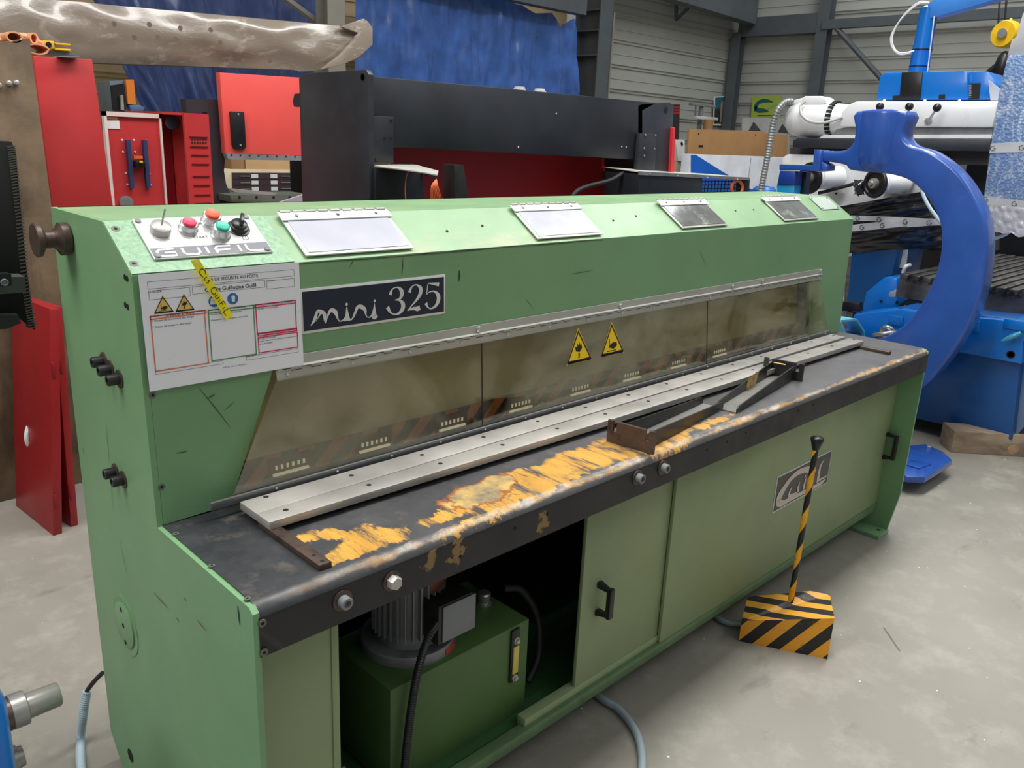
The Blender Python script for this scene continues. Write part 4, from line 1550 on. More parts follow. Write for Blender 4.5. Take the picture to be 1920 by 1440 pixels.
top4 = [V((A0.x, A0.y, .08)), V((A1.x, A1.y, .157)), W(1556, 1115, z=.157), W(1519, 1108, z=.158), W(1402, 1119, z=.10)]
base4 = [V((p.x, p.y, 0)) for p in top4]
pb = MB()
for i in range(5):
    k_ = (i + 1) % 5
    pb.quad([base4[i], base4[k_], top4[k_], top4[i]], 0)
pb.quad([top4[0], top4[1], top4[2]], 1)
pb.quad([top4[0], top4[2], top4[3]], 1)
pb.quad([top4[0], top4[3], top4[4]], 1)
pb.quad(base4[::-1], 0)
pb.build('pedal_box', [STF, STT], pd, smooth=0)
q_ = W(1482, 1130, z=.125)
# lever: foot of it on the box, knob in front of the logo plate
l0 = V((q_.x, q_.y, .122))
best = None
tgt = (1530, 838)
for k in range(400):
    L_ = .45
    p_ = CP + ray(*tgt) * (1.6 + k * .004)
    d_ = p_ - l0
    if abs(p_.x - l0.x - .03) < (best[0] if best else 9):
        best = (abs(p_.x - l0.x - .03), p_)
l1 = best[1]
lv = MB()
NS, SG = 90, 12
axl = (l1 - l0)
tl_ = axl.normalized()
uu = (V((1, 0, 0)) - tl_ * tl_.x).normalized()
ww = tl_.cross(uu)
vs = []
fs_ = []
mi = []
turns = 4.2
for i in range(NS + 1):
    for j in range(SG):
        a_ = 2 * math.pi * j / SG + turns * 2 * math.pi * i / NS
        vs.append(l0 + axl * (i / NS) + (uu * math.cos(a_) + ww * math.sin(a_)) * .0100)
for i in range(NS):
    for j in range(SG):
        lv.mi.append(1 if j < SG / 2 else 0)
        lv.f.append([i * SG + j, i * SG + (j + 1) % SG, (i + 1) * SG + (j + 1) % SG, (i + 1) * SG + j])
lv.v = vs
lever = lv.build('lever', [BLACKS, mat('worn_yellow', (236, 168, 34), .45, var=.1, vs=30, wear=(90, 64, 30), wth=(.62, .72), ws=60)], pd, smooth=80)
MB().lathe(l1 - tl_ * .012, tl_, [(0, .009), (.004, .012), (.022, .017), (.040, .0225), (.046, .019), (.049, .006)], 20).build('knob', BLACKS, pd, smooth=60)
MB().cyl(l0 + bd * .05 + V((0, 0, -.01)), l0 + bd * .05 + V((0, 0, .03)), .004, 8).build('pin', GALV, pd)
MB().tube(smoothpath([W(1392, 1170, z=.03), W(1350, 1162, z=.012), V((1.9, .30, .012)), V((1.95, .55, .014))]), .009, 10).build('pedal_cable', HOSEG, pd)
# grey hose curling from under the shear
hz = [W(1120, 1300, z=.012) + V((.05, .25, 0)), W(1120, 1303, z=.012), W(1160, 1330, z=.012), W(1190, 1368, z=.012), W(1202, 1405, z=.012), W(1203, 1450, z=.012), W(1190, 1540, z=.012)]
tag(MB().tube(smoothpath(hz), .0115, 14).build('grey_hose', HOSEG), 'smooth pale grey hose curling out from under the green shear', 'hose')
# corrugated conduit at the rear left
cd_ = thing('power_cable', 'pale ribbed conduit with black cable coming out behind the green side panel', 'cable', (-.05, .86, 0))
cp_ = [W(163, 1296, y=.95), W(156, 1340, y=.95), W(151, 1388, z=.012), W(152, 1440, z=.012), W(165, 1530, z=.012)]
hose(cp_, .0115, pitch=.006, amp=.07).build('ribbed_conduit', mat('pale_conduit', (176, 196, 204), .45, var=.03), cd_)
MB().tube(smoothpath([W(192, 1262, y=.87), W(178, 1276, y=.91), cp_[0], cp_[0].lerp(cp_[1], .3)]), .006, 10).build('black_cable', RUBBER, cd_)

# ---------------------------------------------------------------- blue machine corner, bottom left
bm_ = thing('blue_spindle_machine', 'corner of a blue machine with two bare steel shafts, bottom left', 'machine', (-.6, .14, 0))
XB = (CP + ray(-6, 1334) * 1.6).x
MB().box((XB - .6, (CP + ray(14, 1334) * 1.6).y - .12, .0), (XB, (CP + ray(14, 1334) * 1.6).y + .10, W(2, 1276, x=XB).z), .03).build('body', BLUEM, bm_)
dshaft = V((1, .05, -.05)).normalized()


def shaft(px0, py0, scale, prof_px):
    c0 = W(px0, py0, x=XB)
    return c0


c0 = W(5, 1335, x=XB)
c1 = W(70, 1310, x=XB + .05)
s0_ = W(-8, 1347, x=XB)
MB().lathe(s0_, (1, .0, 0), [(-.02, .034), (.030, .034), (.030, .03)], 40).build('shaft_collar', mat('brown_collar', (112, 92, 84), .35, .7, var=.1), bm_)
MB().lathe(s0_ + V((.024, 0, 0)), (1, 0, 0), [(0, .033), (.002, .035), (.028, .035), (.030, .033), (.030, .026), (.088, .025), (.091, .023), (.091, .012)], 40).build('spindle_shaft', STEEL, bm_)
s1_ = W(6, 1432, x=XB)
MB().lathe(s1_, (1, 0, 0), [(-.02, .022), (.015, .022), (.016, .026), (.026, .026), (.027, .022), (.036, .021), (.037, .012)], 32).build('lower_shaft', STEEL, bm_)

# ---------------------------------------------------------------- far left: dark machine arm, near
la = thing('slide_guard_machine', 'dark machine arm with a ribbed guard edge at the left picture edge', 'machine', (-.7, 1.1, 0))
YA = .95
gm = MB()
gp = pts([(-60, 262), (22, 265), (30, 285), (42, 420), (50, 500), (66, 620), (40, 600), (20, 590), (-60, 590)], y=YA)
gm.prism(gp, (0, .03, 0), .002)
gm.build('guard_plate', BLACKC, la)
ed0, ed1 = pts([(26, 280), (66, 622)], y=YA)
rb = MB()
rp = smoothpath(pts([(25, 275), (32, 330), (40, 400), (47, 480), (56, 560), (66, 618)], y=YA - .002), 12)
for i, p in enumerate(rp[:-1]):
    rb.prism([p + V((-.012, 0, -.003)), p + V((.004, 0, .0)), p + V((.004, 0, .003)), p + V((-.012, 0, .000))], (0, .034, 0))
rb.build('rib_edge', mat('rib_grey', (96, 90, 82), .6, .2), la, smooth=0)
slab('cross_arm', [(-60, 520), (47, 519), (49, 548), (-60, 556)], mat('arm_steel', (78, 82, 78), .5, .4), la, .05, y=YA - .07)
slab('clamp_bar', [(-60, 516), (21, 514), (23, 536), (-60, 540)], BLACKS, la, .03, y=YA - .11)
q = W(8, 529, y=YA - .112)
MB().lathe(q, (0, -1, 0), [(0, .0075), (.004, .0075), (.005, .006), (.002, .004)], 16).build('cap_bolt', GALV, la)
slab('lower_flange', [(-60, 592), (34, 590), (40, 606), (12, 617), (-60, 620)], DSTEEL, la, .05, y=YA - .02)
MB().box((-1.3, YA, .0), (-1.0, YA + .3, 1.6)).build('column', BLACKC, la, smooth=0)

# ---------------------------------------------------------------- brown steel side frame with red cover, left background
pb_ = thing('brown_press', 'tall rust brown steel side frame with a red cover beside it, left of the shear', 'press machine', (.3, 2.6, 0))
YB_ = 2.75
q = [W(px, py, y=YB_) for px, py in ((-110, 66), (0, 75), (12, 74), (20, 75), (56, 71), (60, 95), (100, 395), (100, 395))]
a_ = W(56, 71, y=YB_)
b_ = W(97, 385, y=YB_)
pl_ = [(a_.x, a_.z), (b_.x, b_.z)]
slope = (b_.x - a_.x) / (b_.z - a_.z)
xb = a_.x + slope * (0 - a_.z)
fr = [V((a_.x, YB_, a_.z)), V((xb, YB_, .0)), V((-1.0, YB_, .0)), V((-1.0, YB_, W(-110, 66, y=YB_).z)), W(0, 79, y=YB_)]
MB().prism(fr, (0, .07, 0), .004).build('side_frame', RUST, pb_)
for px, py in ((16, 156), (30, 155), (-3, 160)):
    q = W(px, py, y=YB_)
    MB().lathe(q, (0, -1, 0), [(0, .010), (.012, .010), (.014, .006), (.022, .005)], 12).build('frame_bolt', STEEL, pb_)
YR = 3.05
rp_ = pts([(62, 105), (173, 111), (212, 386), (230, 520), (120, 520), (98, 388)], y=YR)
zt_ = rp_[0].z
MB().prism(rp_, (0, .05, 0), .004).build('red_cover', RED, pb_)
slab('cover_bracket', [(112, 104), (148, 104), (150, 107), (112, 107)], GALV, pb_, .08, y=YR - .04)
MB().box((xb - .05, YR + .05, 0), (rp_[2].x, YR + .5, 1.2)).build('base', RUST, pb_)
# straps and ratchet on top
st = thing('lashing_strap', 'orange lashing strap bundled on top of the brown steel frame', 'strap', W(60, 78, y=YB_ + .1))


def loop(c, w, h, turns, y, wd, m, par, name='strap_loop'):
    mb = MB()
    n = 26
    P_ = []
    for i in range(n + 1):
        a_ = 2 * math.pi * turns * i / n
        r_ = 1 - .12 * i / n
        P_.append(V((c.x + w * r_ * math.cos(a_), 0, c.z + h * r_ * math.sin(a_))))
    for p, q in zip(P_, P_[1:]):
        d = (q - p).normalized()
        nn = V((-d.z, 0, d.x)) * .003
        mb.prism([p + V((0, y, 0)) - nn, q + V((0, y, 0)) - nn, q + V((0, y, 0)) + nn, p + V((0, y, 0)) + nn], (0, wd, 0))
    return mb.build(name, m, par)


STRAP = mat('orange_strap', (242, 172, 126), .7, var=.06, vs=12, bump=.3, bs=80)
loop(W(27, 70, y=YB_), .028, .020, 1, YB_ + .0, .16, STRAP, st)
loop(W(71, 71, y=YB_), .014, .020, 1, YB_ + .05, .12, STRAP, st)
loop(W(74, 92, y=YB_), .042, .020, 1, YB_ + .02, .16, STRAP, st)
sm = MB()
sm.tube(smoothpath([W(-20, 78, y=YB_ + .1), W(14, 74, y=YB_ + .08), W(40, 68, y=YB_ + .1), W(66, 76, y=YB_ + .1), W(88, 92, y=YB_ + .12)]), .014, 8, radii=None)
sm.build('strap_run', STRAP, st)
rt = thing('strap_ratchet', 'yellow ratchet buckle at the end of the orange strap', 'ratchet', W(110, 100, y=YB_ + .12))
slab('ratchet_frame', [(80, 76), (101, 77), (103, 91), (90, 93), (82, 86)], YELLOW, rt, .04, .002, y=YB_ + .1)
slab('ratchet_handle', [(101, 80), (132, 82), (134, 85), (128, 86), (106, 84)], YELLOW, rt, .05, .002, y=YB_ + .1)
slab('ratchet_handle', [(102, 90), (133, 92), (134, 96), (104, 94)], YELLOW, rt, .05, .002, y=YB_ + .1)
q = W(91, 84, y=YB_ + .1)
MB().lathe(q, (0, -1, 0), [(0, .012), (.004, .012)], 6).build('hub', BLACKS, rt)
slab('base_bar', [(90, 95), (126, 96), (146, 103), (112, 104), (94, 102)], GALV, rt, .05, y=YB_ + .12)

# ---------------------------------------------------------------- red doors leaning behind the shear
def leaning(label, tl, tr, br, bl, y0, y1, th=.03):
    t = thing('red_cabinet_door', label, 'door', (W(*br, z=0).x, W(*br, z=0).y, 0), 'red cabinet doors leaning behind the shear')
    return t


dA = W(115, 1001, z=0)
dB = W(60, 950, z=0)
tA = W(93, 578, y=dA.y + .05)
def rdoor(label, A, B, topA, thick):
    t = thing('red_cabinet_door', label, 'door', (A.x, A.y, 0))
    ht = topA - A
    d = (B - A)
    nrm = d.cross(ht).normalized()
    if nrm.dot(V((1, 0, 0))) < 0:
        nrm = -nrm
    MB().prism([A, B, B + ht, A + ht], nrm * thick, .003).build('door_leaf', mat('shaded_door_red', (150, 26, 32), .4, var=.06), t)  # red darkened to hold the shade behind the shear
    for k in (.16, .74):
        p = A + ht * k
        MB().box(p + V((-.006, -.006, -.03)) + nrm * thick * .3, p + V((.004, -.0, .03)) + nrm * thick * .3, .001).build('hinge', REDD, t)
    return t, d, ht, nrm


dt1, dd, dh, dn = rdoor('red cabinet door with a pale curved handle, front one of two leaning', V((dA.x - .03, dA.y, 0)), V((dB.x - .05, dB.y + .05, 0)), W(93, 579, y=dA.y + .06), .035)
hA = V((dA.x - .03, dA.y, 0))
p = hA + dd * .90 + dh * .42
hq = [p - dn * .002, p - dn * .03 + dh * .02, p - dn * .04 + dh * .06, p - dn * .03 + dh * .10, p - dn * .002 + dh * .12]
c_ = W(57, 818, y=(hA + dd * .8).y)
MB().tube(smoothpath([W(60, 842, y=c_.y - .03), W(52, 830, y=c_.y - .05), W(50, 815, y=c_.y - .05), W(55, 797, y=c_.y - .03), W(62, 790, y=c_.y)]), .010, 8).build('handle', WHITE, dt1)
d2A = W(143, 986, z=0)
dt2, _, _, _ = rdoor('red cabinet door, rear one of two leaning, partly hidden by the green panel', V((d2A.x - .02, d2A.y, 0)), V((d2A.x - .07, d2A.y + .33, 0)), W(101, 575, y=d2A.y + .10), .03)

# ---------------------------------------------------------------- plastic wrapped steel beam across the top left
def film_mat(name, tint, milk, sp=.5):
    t = NT(name)
    w = t.ramp(t.noise(2.6, 8, .72, (1, 1, 2.4), dist=1.6), .56, .66)
    t.l(t.mix(w, lin(tint), lin(milk)), t.b.inputs['Base Color'])
    t.b.inputs['Roughness'].default_value = .22
    t.b.inputs['Coat Weight'].default_value = .6
    t.b.inputs['Coat Roughness'].default_value = .1
    bp = t.n('Bump')
    bp.inputs['Strength'].default_value = .22
    bp.inputs['Distance'].default_value = .02
    t.l(t.noise(4, 7, .65, (1, 1, 2), dist=1.2), bp.inputs['Height'])
    t.l(bp.outputs[0], t.b.inputs['Normal'])
    return t.m


WRAP = film_mat('dusty_film_over_steel', (138, 126, 112), (168, 158, 144))
wb_ = thing('wrapped_beam', 'big grey brown steel beam wrapped in shiny clear film, across the top left', 'beam', W(300, 70, y=4.6))
YW_ = 4.6
bt = [(-400, -45), (0, 0), (140, 6), (280, 14), (460, 30), (560, 38), (640, 46), (668, 50), (680, 36), (698, 48), (699, 80), (680, 108), (640, 122), (600, 130), (560, 134), (460, 130), (330, 126), (180, 121), (60, 100), (-400, 40)]
outl = pts(bt, y=YW_)
m_ = MB()
n_ = 60


def bx(u, v):
    px_ = -300 + 980 * u
    topy = (px_ - 150) * .092 + 4 if px_ < 655 else 50
    boty = 118 + (px_ - 180) * .035 if px_ > 60 else 112
    if px_ > 560:
        boty = 134 - (px_ - 560) ** 2 / 500
    p = W(px_, topy + (boty - topy) * v, y=YW_)
    p.y += .022 * mnoise.noise(V((u * 14, v * 3, 1))) - .04 * math.sin(math.pi * v)
    return p


m_.grid(bx, 90, 14)
m_.build('film_wrap', WRAP, wb_, smooth=80)
slab('beam_core', [(-300, -30), (0, 2), (280, 16), (640, 48), (640, 112), (560, 130), (180, 117), (0, 108), (-300, 100)], RUST, wb_, .25, y=YW_ + .09)
fl = MB()
fo = [(640, 50), (682, 35), (690, 40), (699, 52), (699, 84), (672, 108), (640, 122), (602, 130), (636, 105), (660, 80), (672, 62)]
fe = pts(fo, y=YW_ - .08)
fl.prism(fe, (0, .04, 0), .004)
fl.build('film_end', film_mat('loose_film', (150, 138, 124), (200, 190, 176)), wb_)
for px, py in ((214, 45), (252, 70), (296, 70), (329, 73), (374, 82), (413, 80), (338, 53), (226, 107), (456, 114), (506, 115), (557, 119), (280, 46), (395, 56)):
    MB().lathe(W(px, py, y=YW_ - .115), (0, -1, 0), [(0, .016), (.001, .016)], 10).build('bolt_hole', mat('film_spot', (112, 98, 84), .4), wb_, smooth=0)
for x_ in (outl[0].x + .3, W(630, 100, y=YW_).x - .25):
    MB().box((x_, YW_ + .1, 0), (x_ + .12, YW_ + .3, 1.9)).build('support_post', BLACKC, wb_, smooth=0)

# ---------------------------------------------------------------- red electrical cabinet with an open door
rc_ = thing('electrical_cabinet', 'red electrical cabinet with its door wide open, behind the shear', 'cabinet', (1.1, 3.4, 0))
YC = 3.35
q0_, q1_ = W(192, 208, y=YC), W(300, 214, y=YC)
zt_ = (q0_.z + q1_.z) / 2
x0_, x1_ = q0_.x, q1_.x
dl = MB().box((x0_ + .012, YC, .05), (x1_ - .01, YC + .02, zt_ - .02)).build('open_door', RED, rc_, smooth=0)
fm = MB()
for a, b in (((x0_, YC - .012, .05), (x0_ + .014, YC + .02, zt_)), ((x1_ - .010, YC - .012, .05), (x1_, YC + .02, zt_)), ((x0_, YC - .012, zt_ - .022), (x1_, YC + .02, zt_))):
    fm.box(a, b)
fm.build('door_seal', mat('pink_white', (226, 206, 200), .5), dl, smooth=0)
for pa, pb2 in (((234, 262), (248, 352)), ((265, 262), (280, 352))):
    a, b = W(*pa, y=YC), W(*pb2, y=YC)
    MB().prism([V((a.x, YC, a.z)), V((a.x + .020, YC, a.z)), V((a.x + .020, YC, b.z)), V((a.x, YC, b.z))], (0, -.025, 0)).build('mounting_rail', mat('slate_blue', (46, 58, 96), .5), dl, smooth=0)
a = W(250, 294, y=YC)
MB().box((a.x - .005, YC - .02, a.z - .008), (a.x + .04, YC - .012, a.z + .006)).build('orange_bar', ORANGE, dl, smooth=0)
a = W(257, 305, y=YC)
hb = MB().box((a.x - .025, YC - .05, a.z - .022), (a.x + .025, YC, a.z + .012), .006).build('isolator_switch', BLACKS, dl)
MB().box((a.x - .008, YC - .058, a.z), (a.x + .008, YC - .05, a.z + .012), .002).build('switch_knob', YELLOW, dl)
slab('paper_label', [(200, 226), (223, 226), (225, 242), (201, 241)], WHITE, dl, -.002, y=YC - .001)
slab('card_label', [(197, 212), (219, 213), (220, 224), (198, 223)], CARTON, dl, -.002, y=YC - .001)
for px, py in ((229, 263), (251, 263), (274, 264), (231, 285), (253, 285), (276, 286), (236, 325), (280, 326), (239, 346), (282, 347)):
    MB().lathe(W(px, py, y=YC), (0, -1, 0), [(0, .006), (.004, .004)], 8).build('stud', WHITEP, dl, smooth=0)
a = W(236, 380, y=YC)
MB().lathe((a.x, YC, a.z), (0, -1, 0), [(0, .034), (.012, .034), (.013, .030)], 28).build('filter_cap', GALV, dl)
# cabinet body: hollow box, open towards the door
YN, YF2 = YC - .02, YC + .55
xa_, xb_ = W(302, 212, y=YC).x, W(344, 211, y=YC - .0).x
q = W(344, 211, y=YC - .05)
xR0, xR1 = q.x, W(391, 212, y=YC - .05).x
zc_ = zt_ + .0
bd_ = MB()
bd_.box((xR0, YC - .05, .05), (xR1, YC - .03, zc_ + .01))
bd_.box((xR1 - .015, YC - .03, .05), (xR1, YC + .5, zc_ + .01))
bd_.box((x1_ + .0, YC + .48, .05), (xR1, YC + .5, zc_ + .01))
bd_.box((x1_ + .0, YC - .03, zc_), (xR1, YC + .5, zc_ + .012))
bd_.build('cabinet_body', RED, rc_, smooth=0)
MB().box((x1_ + .004, YC + .40, .05), (xR1 - .02, YC + .48, zc_ - .005)).build('inner_back', REDD, rc_, smooth=0)
a = W(326, 230, y=YC + .12)
MB().lathe((a.x, YC + .15, a.z), (0, -1, 0), [(0, .036), (.03, .036), (.034, .030)], 24).build('fan', mat('slate_round', (84, 98, 124), .5), rc_)
for k, py in enumerate((257, 275, 291, 308, 331, 348, 366, 382)):
    a, b = W(355 + k * 1.6, py, y=YC - .05), W(389 + k * .9, py, y=YC - .05)
    MB().box((a.x, YC - .056, a.z), (b.x, YC - .05, a.z + .004)).build('panel_slit', mat('dark_slit', (110, 14, 22), .6), rc_, smooth=0)
for k in range(12):
    px, py = 360 + (k % 6) * 5.2, 262 + (k // 6) * 6
    MB().lathe(W(px, py, y=YC - .051), (0, -1, 0), [(0, .005), (.001, .005)], 8).build('panel_hole', BLACKC, rc_, smooth=0)
# ---------------------------------------------------------------- orange and grey slotter on the wall side
om = thing('small_orange_machine', 'small grey machine head with an orange side panel above the open red door', 'machine', (W(225, 180, y=6.6).x, 6.6, 0))
YO = 6.6
slab('housing', [(205, 152), (240, 150), (250, 205), (252, 230), (213, 230)], mat('slate_grey', (100, 112, 124), .5), om, .3, .004, y=YO)
slab('orange_panel', [(236, 149), (251, 149), (255, 196), (240, 195)], mat('orange_paint', (236, 132, 40), .5), om, .04, y=YO - .05)
slab('dark_recess', [(208, 160), (232, 157), (236, 205), (212, 205)], BLACKC, om, .02, y=YO - .03)
slab('spindle', [(226, 178), (231, 178), (233, 206), (228, 206)], STEEL, om, .03, y=YO - .07)
slab('blue_hood', [(243, 197), (262, 197), (272, 202), (268, 208), (246, 208)], mat('muted_blue', (92, 118, 160), .5), om, .2, .002, y=YO - .05)
a, b = W(213, 230, y=YO), W(252, 230, y=YO)
MB().box((a.x, YO, 0), (b.x, YO + .3, a.z)).build('stand', mat('slate_grey', (100, 112, 124)), om, smooth=0)

# ---------------------------------------------------------------- red press with dark frame
rp2 = thing('red_press', 'bright red press with dark steel frame and clamping strip, behind the open cabinet', 'press machine', (2.2, 4.2, 0))
YP = 4.25
slab('ram_cover', [(412, 136), (600, 148), (600, 292), (423, 288)], REDB, rp2, .06, .003, y=YP)
slab('black_plate', [(432, 209), (458, 210), (462, 276), (457, 281), (440, 280), (436, 272)], BLACKS, rp2, .02, .002, y=YP - .02)
for px, py in ((447, 214), (451, 272)):
    MB().lathe(W(px, py, y=YP - .021), (0, -1, 0), [(0, .007), (.003, .006)], 8).build('screw', STEEL, rp2, smooth=0)
bs_ = slab('clamping_strip', [(424, 288), (600, 293), (600, 302), (428, 299)], GALV, rp2, .05, y=YP - .01)
for k in range(8):
    MB().lathe(W(434 + 17 * k, 290.5 + .45 * k, y=YP - .012), (0, -1, 0), [(0, .006), (.002, .006)], 8).build('screw', DSTEEL, rp2, smooth=0)
slab('side_frame', [(348, 186), (414, 187), (417, 232), (422, 300), (420, 320), (424, 345), (436, 372), (436, 400), (404, 400), (388, 210), (350, 214)], mat('plum_black', (50, 42, 48), .55), rp2, .08, y=YP + .08)
lw = slab('bed', [(431, 366), (580, 364), (590, 378), (435, 379)], mat('olive_steel', (118, 122, 110), .5, .4), rp2, .35, y=YP - .1)
for px in (449, 481, 513, 543):
    MB().lathe(W(px, 370, y=YP - .101), (0, -1, 0), [(0, .010), (.001, .010)], 10).build('bolt_hole', BLACKC, rp2, smooth=0)
slab('bed_lower', [(432, 379), (590, 378), (590, 400), (434, 400)], DSTEEL, rp2, .3, y=YP - .05)
a = W(440, 400, y=YP)
MB().box((a.x - .2, YP + .0, 0), (a.x + .9, YP + .3, a.z)).build('base', BLACKC, rp2, smooth=0)
slab('work_rest', [(425, 352), (430, 353), (520, 362), (513, 366), (440, 360)], mat('pale_steel', (186, 178, 170), .4, .5), rp2, .05, y=YP - .2)
lg_ = MB()
for dx, dy in ((0, 0), (11, 2)):
    pass
lb = Sheet(V((0, YP - .001, 0)), V((1, 0, 0)), V((0, 0, 1)))
mb = MB()
P_ = [W(px, py, y=YP) for px, py in ((552, 176), (562, 175), (562, 200), (551, 199), (549, 190))]
lb.poly(mb, [(p.x, p.z) for p in P_], .002)
put(mb, 'emblem_field', INK, rp2)
# lilac sheet leaning in front of the bed
q = slab('lilac_sheet', [(510, 384), (566, 366), (600, 352), (600, 900), (500, 900)], mat('lilac_board', (172, 164, 176), .5), None, .02, y=3.2)
tag(q, 'pale lilac metal sheet behind the shear, just left of the black frame', 'sheet')

# ---------------------------------------------------------------- plan chest with dark drawers
pc_ = thing('plan_chest', 'cream plan chest with dark drawers seen under the red press', 'cabinet', (3.2, 6.3, 0))
YPC = 6.3
CREAM = mat('cream_paint', (226, 212, 176), .5)
a, b = W(420, 318, y=YPC), W(556, 322, y=YPC)
MB().box((a.x, YPC + .02, 0), (b.x, YPC + .7, a.z), .004).build('carcass', CREAM, pc_)
fx0, fx1 = W(436, 323, y=YPC).x, W(549, 323, y=YPC).x
zz = [W(490, py, y=YPC).z for py in (324, 336.5, 348, 360, 372, 390)]
for k in range(5):
    dr = MB().box((fx0, YPC, zz[k + 1] + .006), (fx1, YPC + .02, zz[k])).build('drawer', mat('plum_drawer', (62, 44, 50), .5), pc_, smooth=0)
    zc = (zz[k] + zz[k + 1]) / 2
    for fx in (.19, .86):
        MB().box((fx0 + (fx1 - fx0) * fx - .05, YPC - .012, zc - .004), (fx0 + (fx1 - fx0) * fx + .05, YPC, zc + .004)).build('drawer_handle', GALV, dr, smooth=0)
    for fx in (.35, .67):
        MB().box((fx0 + (fx1 - fx0) * fx - .035, YPC - .004, zc - .018), (fx0 + (fx1 - fx0) * fx + .035, YPC, zc + .018)).build('label_card', WHITE, dr, smooth=0)
a2 = W(560, 322, y=YPC)
pc2 = thing('plan_chest', 'second cream plan chest, mostly hidden behind the black frame', 'cabinet', (a2.x + .4, YPC + .3, 0))
MB().box((b.x + .02, YPC + .02, 0), (b.x + .9, YPC + .7, a.z), .004).build('carcass', CREAM, pc2)
MB().box((b.x + .10, YPC, .1), (b.x + .84, YPC + .02, zz[0])).build('drawer', mat('plum_drawer', (62, 44, 50)), pc2, smooth=0)
zt2 = a.z
bxs = [((461, 545), 303, 'wide brown carton lying on the plan chest', CARTON), ((434, 459), 300, 'darker brown carton beside the wide one on the plan chest', mat('old_carton', (150, 112, 80), .8))]
for (pa, pb2), py, lab, mm in bxs:
    a, b = W(pa, 318, y=YPC + .1), W(pb2, 318, y=YPC + .1)
    o = MB().box((a.x, YPC + .1, zt2), (b.x, YPC + .5, W(pa, 294, y=YPC + .1).z), .003).build('carton', mm)
    tag(o, lab, 'box')
a = W(555, 306, y=YPC + .1)
rl = MB().lathe((a.x + .06, YPC + .1, zt2 + .10), (0, 1, 0), [(0, .02), (0, .10), (.3, .10), (.3, .02)], 28).build('film_roll', WHITE)
tag(rl, 'roll of white film lying on the plan chest next to the black frame', 'roll')

# ---------------------------------------------------------------- black press frame behind the shear
bf = thing('black_press_frame', 'large black press frame with a deep cross beam, directly behind the shear', 'press machine', (2.5, 2.3, 0))
BF = mat('frame_black', (46, 49, 55), .38, var=.15, vs=3)
a, b = W(691, 130, x=1.635), W(560, 138, x=1.635)
c = W(697, 128, y=a.y)
YL0, YL1 = a.y, b.y
hl = MB().prism([(a.x, YL0, 0), (a.x, YL1, 0), (a.x, YL1, b.z - .02), (a.x, YL1 - .03, b.z), (a.x, YL0 + .02, a.z), (a.x, YL0, a.z - .02)], (.028, 0, 0), .003).build('side_plate', BF, bf)
q = W(680, 145, x=a.x)
MB().lathe((a.x, q.y, q.z), (-1, 0, 0), [(0, .017), (.001, .017), (.0, .013)], 20).build('lifting_hole', BLACKC, bf, smooth=0)
YBm = YL0 + .04
slab('cross_beam', [(700, 143), (900, 161), (1233, 193), (1205, 208), (1205, 300), (1150, 297), (740, 276), (700, 270)], BF, bf, .30, .004, y=YBm)
q = slab('gib_plate', [(696, 217), (738, 219), (738, 306), (696, 306)], BF, bf, .03, .002, y=YBm - .035)
for px, py in ((734, 225), (734, 258), (722, 258), (705, 300)):
    MB().lathe(W(px, py, y=YBm - .036), (0, -1, 0), [(0, .007), (.004, .006)], 10).build('screw', DSTEEL, bf, smooth=0)
q = slab('gib_plate', [(1201, 250), (1231, 251), (1228, 320), (1195, 318)], BF, bf, .03, .002, y=YBm - .035)
for px, py in ((1210, 253), (1229, 254), (1208, 278), (1227, 279), (1208, 292)):
    MB().lathe(W(px, py, y=YBm - .036), (0, -1, 0), [(0, .007), (.004, .006)], 10).build('screw', GALV, bf, smooth=0)
slab('side_plate', [(1196, 197), (1206, 194), (1256, 192), (1264, 198), (1252, 400), (1196, 400)], BF, bf, .26, .004, y=YBm + .0)
p_ = W(1249, 206, y=YBm - .001)
MB().lathe(p_, (0, -1, 0), [(0, .018), (.001, .018)], 20).build('lifting_hole', BLACKC, bf, smooth=0)
for px, py in ((1166, 275), (1174, 276), (1043, 213), (972, 276)):
    MB().lathe(W(px, py, y=YBm - .001), (0, -1, 0), [(0, .005), (.002, .004)], 8).build('screw', WHITEP, bf, smooth=0)
for px, w_ in ((974, 13), (1012, 14)):
    p_ = W(px, 168 + (px - 974) * .1, y=YBm + .15)
    MB().lathe((p_.x, p_.y, p_.z - .03), (0, 0, 1), [(0, .035), (.035, .035), (.036, .028), (.045, .028)], 18).build('cylinder_cap', WHITEP, bf)
slab('red_back_sheet', [(737, 272), (1115, 288), (1170, 292), (1170, 420), (737, 420)], mat('deep_red', (176, 34, 42), .45, var=.05, vs=2), bf, .02, y=YBm + .34)
slab('red_back_sheet', [(1132, 300), (1172, 300), (1172, 420), (1150, 420)], RED, bf, .02, y=YBm + .28)
slab('red_edge_strip', [(1262, 240), (1266, 239), (1262, 400), (1254, 400)], mat('coral_red', (232, 60, 70), .4), bf, .2, y=YBm - .02)
slab('dark_bracket', [(852, 309), (869, 309), (884, 400), (854, 400)], DSTEEL, bf, .09, .002, y=YBm - .10)
slab('dark_bracket', [(1171, 321), (1186, 321), (1202, 420), (1172, 420)], DSTEEL, bf, .09, .002, y=YBm - .10)
# left cover box with a pale lid
BX = mat('cover_black', (26, 32, 38), .45, var=.08)
slab('cover_box', [(704, 314), (792, 325), (800, 420), (704, 420)], BX, bf, .10, .003, y=YBm - .06)
ld = MB().prism(pts([(702, 312), (768, 307), (822, 322), (820, 330), (795, 325)], z=W(702, 313, y=YBm - .06).z + .004), (0, 0, .004)).build('cover_lid', mat('pale_lid', (186, 184, 176), .5), bf, smooth=0)
slab('lid_edge', [(795, 324), (821, 325), (821, 333), (806, 331)], BLACKC, bf, .03, y=YBm - .08)
